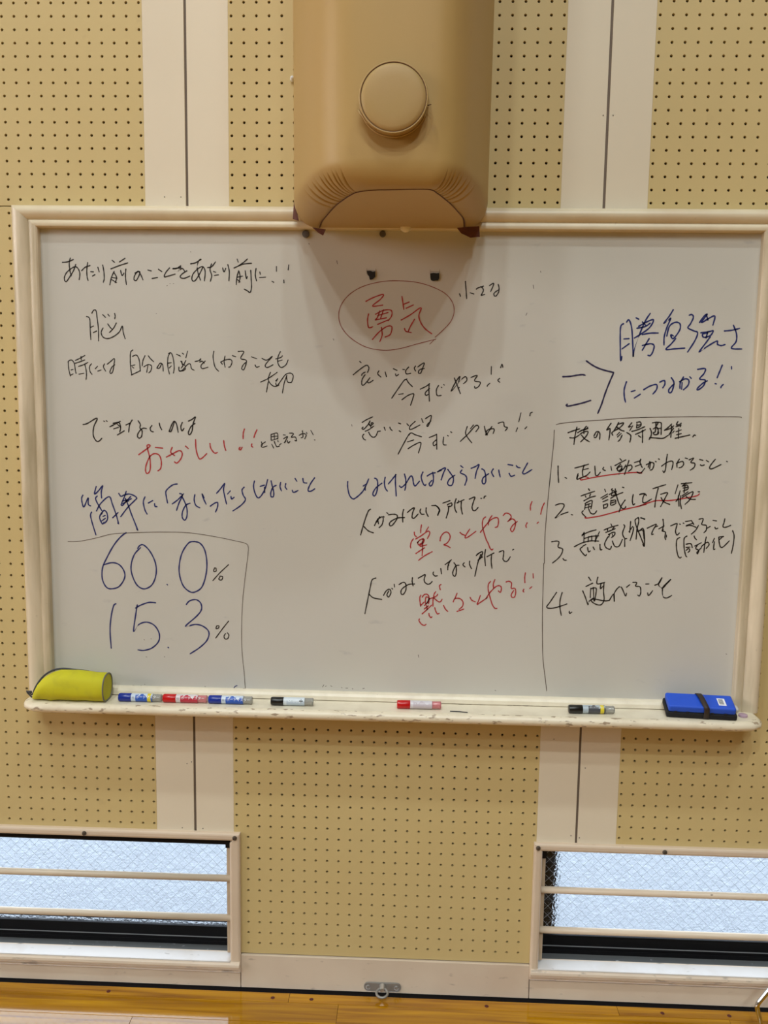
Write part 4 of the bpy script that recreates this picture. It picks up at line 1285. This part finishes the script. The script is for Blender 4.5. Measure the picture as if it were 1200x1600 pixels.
tape(-.0515,F-.1420,t1,'small torn black tape tab on the board under the pad, left one')
tape(.1015,F-.1430,t2,'small squarish black tape tab on the board under the pad, right one')

# ================================================================ PADDED COVER
pad=empty('wall_pad',(0.0,0,F-.035)); tag(pad,'tall tan vinyl padded cover on the wall above the whiteboard','wall pad')
def PP(o): o.parent=pad; o.matrix_parent_inverse=Matrix.Translation((0,0,-(F-.035))); return o
outer=[(-.232,-.001),(-.231,-.035),(-.226,-.10),(-.204,-.20),(-.176,-.29),(-.146,-.365),(-.118,-.405),(-.085,-.424),(-.04,-.430),(.01,-.431),(.06,-.430),(.104,-.424),(.134,-.405),(.158,-.365),(.182,-.29),(.203,-.20),(.217,-.10),(.219,-.035),(.219,-.001)]
seam =[(-.176,-.001),(-.174,-.035),(-.162,-.10),(-.139,-.18),(-.114,-.26),(-.092,-.315),(-.076,-.350),(-.060,-.374),(-.03,-.390),(.011,-.394),(.045,-.398),(.082,-.396),(.098,-.365),(.112,-.325),(.128,-.275),(.145,-.21),(.161,-.14),(.168,-.06),(.169,-.001)]
SG=64
po=crom(outer,SG); ps=crom(seam,SG); n=len(po)
PL=[(.208,.0030,.5),(.229,.0026,.85),(.252,.0024,1.0),(.268,.0030,.6),(.290,.0022,1.0),(.309,.0026,.75),(.327,.0020,1.0),(.347,.0022,.9),(.361,.0020,.6),(.380,.0024,.7),(.634,.0020,.9),(.650,.0022,.6),(.664,.0020,1.0),(.683,.0022,.8),(.699,.0020,.95),(.722,.0026,.7),(.741,.0026,.85),(.766,.0030,.5)]
def pleat(k):
    """depth of the gathered folds at outline position k (0 = none)"""
    t=k/(n-1); a=0
    for c0,w0,amp in PL: a=max(a,amp*math.exp(-((t-c0)/w0)**2))
    return a
v=[];fs=[];rings=0
def ring(z,sc,mixf,dz=0,pl=0.0,sk=0):
    global rings
    for k in range(n):
        a=po[k]; b=ps[k]; x=a[0]*(1-mixf)+b[0]*mixf; y=a[1]*(1-mixf)+b[1]*mixf
        q=pleat(k)*pl
        x=(x-.0)*(sc)-math.copysign(q*.0105,x); y=y+q*.0115 if y<-.02 else y
        v.append((x,y,z+q*.005))
    rings+=1
ztop=3.6; zb=F-.037
for z,sc in ((ztop,1.05),(3.0,1.035),(2.7,1.022),(2.5,1.012),(2.3,1.006),(2.15,1.001),(2.08,1.0)): ring(z,sc,0)
R_=.050
for i in range(13):
    a=i/12*math.pi/2
    mf=1-math.cos(a); zz=zb+R_*(1-math.sin(a))
    ring(zz,1.0,mf,pl=max(0,(i-3)/9)**.8*(1.0 if i<11 else .55))
for i in range(rings-1):
    for k in range(n-1): fs.append((i*n+k,i*n+k+1,(i+1)*n+k+1,(i+1)*n+k))
o=mesh('padded_shell',v,fs,M_VINYL,smooth=True); fixn(o); PP(o)
so=o.modifiers.new('s','SOLIDIFY'); so.thickness=.004; so.offset=-1
# flip check: outward normals must face -Y on the front
zc=zb+.0015
us=[(x*.985,y+.003 if y<-.02 else y,zc) for x,y in ps]
v=us+[(x,y,zc+.006) for x,y,_ in us]
o=mesh('underside_panel',v,[tuple(range(n)),tuple(range(n,2*n))]+[(k,k+1,n+k+1,n+k) for k in range(n-1)],M_UNDER); fixn(o); PP(o)
PP(tube('seam_thread',[(x,y,zb-.0002) for x,y in ps[int(n*.06):int(n*.95)]],.0011,M_THREAD,n=6))
# dark stitches of the gathers
v=[];fs=[]
# maroon flaps at the lower corners
def flap(name,pts,th):
    v=[Vector(p) for p in pts]; nrm=(v[1]-v[0]).cross(v[2]-v[0]).normalized()*th; n_=len(v); v2=v+[p+nrm for p in v]
    o=mesh(name,v2,[tuple(range(n_)),tuple(range(n_,2*n_))]+[(k,(k+1)%n_,n_+(k+1)%n_,n_+k) for k in range(n_)],M_FLAP); fixn(o); PP(o)
flap('corner_flap',[(-.190,-.050,F-.039),(-.128+-.03,-.052,F-.044),(-.164,-.052,F-.058),(-.176,-.051,F-.051)],.002)
flap('corner_flap',[(.150,-.060,F-.040),(.172,-.060,F-.038),(.202,-.060,F-.036),(.204,-.060,F-.060),(.182,-.060,F-.062),(.160,-.060,F-.052)],.002)
flap('edge_flap',[(-.232,-.044,F+.045),(-.228,-.046,F+.005),(-.222,-.048,F-.024),(-.236,-.046,F-.020)],.002)
# round padded button on the front, with piping
bt=lathe('round_cushion',[(0,.060),(.006,.0625),(.022,.0635),(.029,.0620),(.0330,.0585),(.0350,.052),(.0360,.035),(.0365,.012)],'y',(0,0,0),M_VINYL2,None,n=64)
bt.rotation_euler=(math.radians(0),0,math.pi); bt.location=(.0105,-.428,F+.112); PP(bt)
bt.location=(.0105,-.428,F+.112)
def circ(rad,y,n_=72,wob=0): return [(.0105+(rad+wob*math.sin(3*a))*math.cos(a),y,F+.112+(rad+wob*math.sin(3*a))*math.sin(a)) for a in [2*math.pi*i/n_ for i in range(n_)]]
pi_=tube('piping',circ(.0628,-.4585),.0019,M_VINYL2,None,n=8,closed=True); PP(pi_)
pi2=tube('piping',circ(.0640,-.436),.0017,M_VINYL2,None,n=8,closed=True); PP(pi2)
th_=tube('stitch_groove',circ(.0614,-.4595),.0006,M_THREAD,None,n=6,closed=True); PP(th_)
pc=tube('loose_piping_end',[(.0105-.0655,-.447,F+.112-.018),(.0105-.062,-.450,F+.112-.026),(.0105-.050,-.452,F+.112-.041),(.0105-.030,-.452,F+.112-.056)],.0020,M_VINYL2,None,n=8); PP(pc)
sp=tube('thread_end',[(.0105+.0640,-.440,F+.104),(.0105+.0700,-.446,F+.1035)],.0009,M_THREAD,None,n=6); PP(sp)
# small clear hook beside the pad
hk=lathe('clear_wall_hook',[(0,.006),(.004,.006),(.008,.003),(.013,.004),(.015,.002)],'y',(0,0,0),mat('milky_plastic',(0.75,0.78,0.80),.25),None,n=16)
hk.rotation_euler=(0,0,math.pi); hk.location=(-.2435,0,F+.310); tag(hk,'tiny whitish plastic wall hook at the pad\'s left edge near the top','hook')

# ================================================================ MARKERS
def label_mat(name, base, white, x1, zt):
    """sleeve print: coloured ground with a pale block next to the cap and a wavy pale upper edge"""
    m=bpy.data.materials.new(name); m.use_nodes=True; nt=m.node_tree; b=nt.nodes['Principled BSDF']; b.inputs['Roughness'].default_value=.3
    def N(t,**k):
        q=nt.nodes.new(t)
        for a_,v_ in k.items(): setattr(q,a_,v_)
        return q
    tc=N('ShaderNodeTexCoord'); sp=N('ShaderNodeSeparateXYZ'); nt.links.new(tc.outputs['Object'],sp.inputs[0])
    nz=N('ShaderNodeTexNoise'); nz.inputs['Scale'].default_value=90; nt.links.new(tc.outputs['Object'],nz.inputs[0])
    s1=N('ShaderNodeMath',operation='LESS_THAN'); nt.links.new(sp.outputs[0],s1.inputs[0]); s1.inputs[1].default_value=x1
    ma=N('ShaderNodeMath',operation='MULTIPLY_ADD'); nt.links.new(nz.outputs[0],ma.inputs[0]); ma.inputs[1].default_value=.022; nt.links.new(sp.outputs[2],ma.inputs[2])
    s2=N('ShaderNodeMath',operation='GREATER_THAN'); nt.links.new(ma.outputs[0],s2.inputs[0]); s2.inputs[1].default_value=zt
    mx=N('ShaderNodeMath',operation='MAXIMUM'); nt.links.new(s1.outputs[0],mx.inputs[0]); nt.links.new(s2.outputs[0],mx.inputs[1])
    mi=N('ShaderNodeMix',data_type='RGBA'); nt.links.new(mx.outputs[0],mi.inputs[0]); mi.inputs[6].default_value=(*base,1); mi.inputs[7].default_value=(*white,1)
    nt.links.new(mi.outputs[2],b.inputs['Base Color']); return m
M_CB=mat('blue_cap',(0.008,0.03,0.30),.25); M_CR=mat('red_cap',(0.55,0.006,0.008),.25); M_CK=mat('black_cap',(0.006,0.006,0.006),.3)
M_WHITE=mat('white_print',(0.85,0.87,0.9),.35); M_BLKP=mat('black_print',(0.02,0.02,0.025),.4); M_YELP=mat('yellow_print',(0.75,0.62,0.03),.4)
M_TG=mat('clear_grey_barrel',(0.42,0.42,0.38),.12,trans=.35); M_TR=mat('clear_red_barrel',(0.70,0.25,0.27),.12,trans=.3)
M_LB=label_mat('blue_label',(0.02,0.10,0.50),(0.60,0.70,0.82),.0440,.0175); M_LR=label_mat('red_label',(0.50,0.03,0.06),(0.68,0.64,0.66),.0450,.0180)
M_LG=label_mat('pale_worn_label',(0.50,0.60,0.70),(0.66,0.74,0.80),.040,.013); M_LP=label_mat('pinkish_worn_label',(0.58,0.52,0.57),(0.66,0.64,0.68),.040,.017); M_LK=label_mat('dark_worn_label',(0.07,0.075,0.09),(0.42,0.50,0.56),.0470,.0195)
def text_on(body, s, size, x, ang, rad, m):
    """flat print wrapped round the barrel"""
    cu=bpy.data.curves.new('print','FONT'); cu.body=body; cu.size=size; cu.extrude=0.00005; cu.resolution_u=1
    to=bpy.data.objects.new('print',cu); COL.objects.link(to)
    dg=bpy.context.evaluated_depsgraph_get(); me=bpy.data.meshes.new_from_object(to.evaluated_get(dg)); bpy.data.objects.remove(to)
    if len(me.vertices)==0: return None
    for q in me.vertices:
        a=ang+q.co.y/rad; rr_=rad+.0002+q.co.z
        q.co=Vector((x+q.co.x,-math.cos(a)*rr_,math.sin(a)*rr_))
    me.materials.clear(); me.materials.append(m)
    o=bpy.data.objects.new('label_print',me); COL.objects.link(o); o.parent=s; return o
def marker(x0,x1,y,tilt,capm,labm,tailm,label,prints,band=None,stub=False):
    Lg=x1-x0; g=empty('marker',(x0,y,TR+.0106),tilt); tag(g,label,'marker',group='whiteboard markers lying on the tray')
    c=Lg*.30; e=Lg*.79
    lathe('cap',[(0,.0085),(.001,.0098),(.004,.0105),(c-.001,.0106),(c,.0100)],'x',(0,0,0),capm,g,n=28)
    lb=lathe('label_sleeve',[(c,.0098),(c+.0005,.0102),(e,.0102),(e+.0005,.0098)],'x',(0,0,0),labm,g,n=28)
    tl=[(e,.0088),(e+.001,.0090),(Lg-.006,.0090),(Lg-.005,.0094),(Lg-.002,.0094),(Lg,.0080)]
    lathe('clear_end',tl,'x',(0,0,0),tailm,g,n=24)
    if band:
        lathe('yellow_band',[(e-.012,.01025),(e-.011,.01035),(e-.004,.01035),(e-.003,.01025)],'x',(0,0,0),band,g,n=28)
    for (s_,sz_,xx,an,mm) in prints:
        text_on(s_,lb,sz_,xx*Lg,an,.0102,mm)
    return g
JP='\u30dc\u30fc\u30c9\u30de\u30b9\u30bf\u30fc'
marker(-.6690,-.5605,-.0760,.010,M_CB,M_LB,M_TG,'blue-capped marker with blue and white label nearest the yellow pencil case',[(JP,.0085,.42,.15,M_WHITE),('12',.006,.32,.10,M_BLKP)],M_YELP)
marker(-.5570,-.4460,-.0745,.006,M_CR,M_LR,M_TR,'red-capped marker lying end to end between two blue-capped markers',[(JP,.0085,.42,.15,M_WHITE),('12',.006,.32,.10,M_BLKP)])
marker(-.4420,-.3320,-.0745,.006,M_CB,M_LB,M_TG,'blue-capped marker lying right of the adjoining red-capped one, worn clear end',[(JP,.0085,.42,.05,M_WHITE),('12',.006,.32,.02,M_BLKP)])
marker(-.2855,-.1790,-.0745,.012,M_CK,M_LG,M_TG,'black-capped marker with pale blue label, alone left of the tray middle',[('\u25c6',.011,.66,.05,M_BLKP),('\u30fb\u30fb\u30fb',.006,.36,.3,M_BLKP)])
marker(.0290,.1385,-.0740,.010,M_CR,M_LP,M_TR,'red-capped marker with pinkish worn label at the middle of the tray',[('\u30fb\u30fb\u30fb',.006,.36,.3,M_BLKP)])
marker(.4520,.5640,-.0745,.025,M_CK,M_LK,M_TG,'black-capped marker with dark worn label lying left of the blue eraser',[(JP,.005,.45,.7,M_WHITE)],M_YELP)

# ================================================================ PENCIL CASE
M_LIME=mat('lime_yellow_cloth',(0.56,0.53,0.008),.75,noise=[(26,(0.38,0.35,0.02),.50,.72,.55,U1),(11,(0.46,0.42,0.02),.45,.7,.5,U1)],bump=(900,.35,.001))
M_ZIP=mat('charcoal_zip',(0.035,0.037,0.05),.6); M_PIPE=mat('grey_piping',(0.16,0.155,0.12),.55)
pcx=empty('pencil_case',(-.70,-.072,TR)); tag(pcx,'lime yellow zipped pencil case at the left end of the tray','pencil case')
# cross sections along x (from the round right end to the pointed left end): x, height, half depth, y shift
secs=[(0.0,.069,.0335,0),(-.006,.0710,.0350,0),(-.025,.0705,.0350,0),(-.050,.0715,.0355,0),(-.075,.0735,.0360,0),(-.098,.0745,.0350,0),(-.120,.0740,.0340,0),(-.138,.0700,.0330,0),(-.152,.0620,.0315,0),(-.164,.0510,.0285,0),(-.174,.0380,.0245,0),(-.182,.0230,.0190,0),(-.187,.0100,.0120,0)]
v=[];fs=[];n=36
for i,(x,h,d,ys) in enumerate(secs):
    for k in range(n):
        a=2*math.pi*k/n; ca,sa=math.cos(a),math.sin(a)
        e=.85
        yy=d*math.copysign(abs(ca)**e,ca); zz=h/2*math.copysign(abs(sa)**e,sa)
        wz=.0014*math.sin(x*120+2*a)+.001*math.sin(x*260+5*a) if 1<i<11 else 0
        slump=-.0015*math.sin((x+.03)*45) if k<n//2 else 0
        v.append((x,yy+wz,max(h/2+zz+slump*(sa if sa>0 else 0)+wz*.5,.0004)))
for i in range(len(secs)-1):
    for k in range(n): fs.append((i*n+k,i*n+(k+1)%n,(i+1)*n+(k+1)%n,(i+1)*n+k))
fs.append(tuple(range(n))); fs.append(tuple((len(secs)-1)*n+k for k in range(n)))
o=mesh('case_body',v,fs,M_LIME,pcx,smooth=True); fixn(o)
e=o.modifiers.new('e','EDGE_SPLIT'); e.split_angle=math.radians(60)
ringp=[(0.0005, .0337*math.copysign(abs(math.cos(a))**.85,math.cos(a)), 0.034+.0342*math.copysign(abs(math.sin(a))**.85,math.sin(a))) for a in [2*math.pi*k/48 for k in range(48)]]
ringp=[(x,y,max(z,.0016)) for x,y,z in ringp]
tube('end_piping',ringp,.0019,M_PIPE,pcx,n=8,closed=True)
zp=[(-.191,.000,.009),(-.186,.002,.024),(-.178,.004,.039),(-.167,.007,.0535),(-.154,.011,.0640),(-.139,.016,.0705),(-.120,.021,.0720),(-.098,.0235,.0700),(-.078,.025,.0680),(-.055,.026,.0650)]
tube('zip',crom(zp,4),.0024,M_ZIP,pcx,n=8)
boxes('zip_pull',[(-.203,-.190,-.006,-.004,.014,.021)],M_ZIP,pcx,.001); tube('zip_pull_loop',[(-.190,-.006,.010),(-.197,-.007,.018),(-.2035,-.006,.020),(-.2025,-.005,.016),(-.193,-.005,.006),(-.190,-.005,.004)],.0017,M_ZIP,pcx,n=8)

# ================================================================ ERASER
M_EB=mat('blue_foam',(0.012,0.085,0.62),.6,noise=[(30,(0.008,0.06,0.48),.5,.8,.5,U1)],bump=(500,.2,.001)); M_FELT=mat('black_felt',(0.008,0.008,0.010),.9,bump=(800,.5,.001)); M_STRAP=mat('dark_brown_strap',(0.028,0.018,0.014),.55)
er=empty('board_eraser',(.770,-.0935,TR+.0002)); er.rotation_euler=(math.radians(16),0,math.radians(-5)); tag(er,'big blue foam board eraser with dark strap and white barcode sticker','eraser')
Lx,Ly=.158,.058
o=box('felt_pad',-.083,.083,.0,.062,.0,.015,M_FELT,er,.004); o.modifiers[0].segments=3
def foam(name,x0,x1,y0,y1,z0,z1,m,parent,b):
    o=box(name,x0,x1,y0,y1,z0,z1,m,parent,b); o.modifiers[0].segments=4; return o
foam('foam_block',-.079,.079,.002,.060,.0145,.033,M_EB,er,.005)
for xx in (-.062,-.034,.024,.055):
    box('foam_notch',xx-.0035,xx+.0035,.0006,.004,.0140,.0185,M_FELT,er,.001)
st=[(.010,-.0012,.002),(.010,-.0016,.018),(.009,-.0010,.031),(.007,.004,.0360),(.004,.018,.0395),(.002,.035,.0405),(.000,.050,.0385),(-.001,.0585,.034),(-.002,.0615,.02)]
v=[];st=crom(st,4)
for (x,y,z) in st: v+=[(x-.0065,y,z),(x+.0065,y,z)]
o=mesh('strap',v,[(2*i,2*i+1,2*i+3,2*i+2) for i in range(len(st)-1)],M_STRAP,er,smooth=True); s_=o.modifiers.new('s','SOLIDIFY'); s_.thickness=.0014
stk=box('barcode_sticker',.040,.058,.014,.043,.0329,.0333,M_WHITE,er)
bb=[];yy=.019
while yy<.039:
    w_=random.choice((.0003,.0006,.0009)); bb.append((.0425,.0535,yy,yy+w_,.0333,.0334)); yy+=w_+random.choice((.0004,.0007))
boxes('barcode_bars',bb,M_BLKP,stk)
# ================================================================ BITS ON THE TRAY
M_PINK=mat('lilac_magnet',(0.52,0.36,0.46),.4)
o=lathe('lilac_disc',[(0,.010),(.001,.0108),(.005,.0108),(.006,.0095)],'z',(.8795,-.066,TR),M_PINK,None,n=28); tag(o,'small lilac disc magnet at the right end of the tray','magnet')
o=lathe('white_cap',[(0,.0085),(.005,.009),(.012,.006),(.016,.002)],'y',(0,0,0),mat('dull_white',(0.6,0.57,0.52),.5),None,n=20); o.rotation_euler=(0,.0,math.pi+.3); o.location=(.868,-.034,TR+.0091); tag(o,'small whitish cap tucked behind the right end of the blue eraser','cap')
o=tube('black_lead',[(.160,-.088,TR+.0013),(.182,-.0885,TR+.0013),(.203,-.0935,TR+.0013)],.0012,M_BLKP,n=8); tag(o,'thin black stick lying on the tray right of the middle red marker','stick')
# ================================================================ EYE PLATE LOW ON THE WALL
ep=empty('eye_plate',(.0015,-.006,.0355)); tag(ep,'grey steel eye plate with a ring on the kickboard below the whiteboard','eye plate')
def pill(w2,h2,y0,y1):
    pts=[]
    for sgn in (1,-1):
        for i in range(13):
            a=-math.pi/2+math.pi*i/12; pts.append((sgn*(w2-h2)+sgn*h2*math.cos(a), sgn*h2*math.sin(a)))
    n=len(pts); return [(x,y0,z) for x,z in pts]+[(x,y1,z) for x,z in pts],[tuple(range(n)),tuple(range(n,2*n))]+[(k,(k+1)%n,n+(k+1)%n,n+k) for k in range(n)]
v,fs=pill(.0500,.0125,0,-.0045); o=mesh('base_plate',v,fs,M_STEEL,ep); fixn(o); bev(o,.0015,2)
for sx_ in (-.038,.0375):
    o=lathe('plate_screw',[(0,.0068),(.0015,.0066),(.0028,.0045),(.0020,.0020)],'y',(0,0,0),M_STEEL,ep,n=20); o.rotation_euler=(0,0,math.pi); o.location=(sx_,-.0044,.0)
o=lathe('eye_boss',[(0,.0085),(.006,.0075),(.012,.0065),(.016,.005)],'y',(0,0,0),M_ZINC,ep,n=20); o.rotation_euler=(0,0,math.pi); o.location=(0,-.0044,.003)
tl_=math.radians(74); rg=.0148
pts=[(rg*math.cos(a), -.0125-math.sin(tl_)*(rg*(1-math.sin(a)))*.9, .003-math.cos(tl_)*rg*(1-math.sin(a))) for a in [2*math.pi*i/40 for i in range(40)]]
tube('ring',pts,.0034,M_STEEL,ep,n=10,closed=True)

# ================================================================ BENT CHROME TUBE STAND (only a corner of it is in the photograph)
sd=empty('chrome_tube_stand',(.975,-.10,FZ)); tag(sd,'bent chrome tube leg at the bottom right corner in front of the window','stand')
def leg(y,nm):
    pts=[(-.005,y,.004),(-.012,y,.018),(-.0175,y,.044),(-.0245,y,.067),(-.0235,y,.080),(-.012,y,.098),(.010,y,.130),(.060,y,.199),(.120,y,.284),(.15,y,.309),(.20,y,.319),(.46,y,.319)]
    tube(nm,crom(pts,5),.0058,M_CHROME,sd,n=14)
    lathe('rubber_foot',[(0,.0085),(.014,.008),(.016,.0062)],'z',(-.005,y,0),M_RUB,sd,n=16)
    lathe('rubber_foot',[(0,.0085),(.014,.008),(.016,.0062)],'z',(.46,y,0),M_RUB,sd,n=16)
    tube('leg',[(.46,y,.320),(.46,y,.004)],.0058,M_CHROME,sd,n=14)
leg(0.0,'leg'); leg(-.34,'leg')
for x in (.20,.44): tube('cross_bar',[(x,0,.319),(x,-.34,.319)],.0055,M_CHROME,sd,n=12)

# ================================================================ HALL LAMP HOUSINGS (outside the frame; the lamps that light the wall)
M_SHADE=mat('lamp_shade_metal',(0.5,0.5,0.48),.4,metal=.6)
for (lx,ly,lp),lab in zip(LAMPS,('left lamp of the row nearest the wall','right lamp of the row nearest the wall','single lamp in the middle of the hall','third row left','third row right','single lamp farthest from the wall')):
    h=lathe('hall_lamp',[(0,.24),(.02,.25),(.25,.12),(.40,.06),(.60,.03)],'z',(lx,ly,LAMP_Z),M_SHADE,None,n=24)
    tag(h,'round high hanging hall lamp outside the picture, '+lab,'lamp')
# added glowing windows on the unseen left side wall, lighting the pad's left face
M_GLOW=mat('added_glow_pane',(0.6,0.65,0.7),.5,emit=((1.0,0.93,0.92),7.0))
wl=empty('added_glow_window',(-12,-6,0)); tag(wl,kind='structure')
for k in range(4):
    y0=-11.5+k*2.9
    q=boxes('glass_pane',[(.0,.015,y0+6.05,y0+8.75,3.05,6.75)],M_GLOW,wl)
    boxes('glow_window_frame',[(.0,.05,y0+6,y0+6.05,3,6.8),(.0,.05,y0+8.75,y0+8.8,3,6.8),(.0,.05,y0+6.05,y0+8.75,3,3.05),(.0,.05,y0+6.05,y0+8.75,6.75,6.8)],M_SASHL,wl)
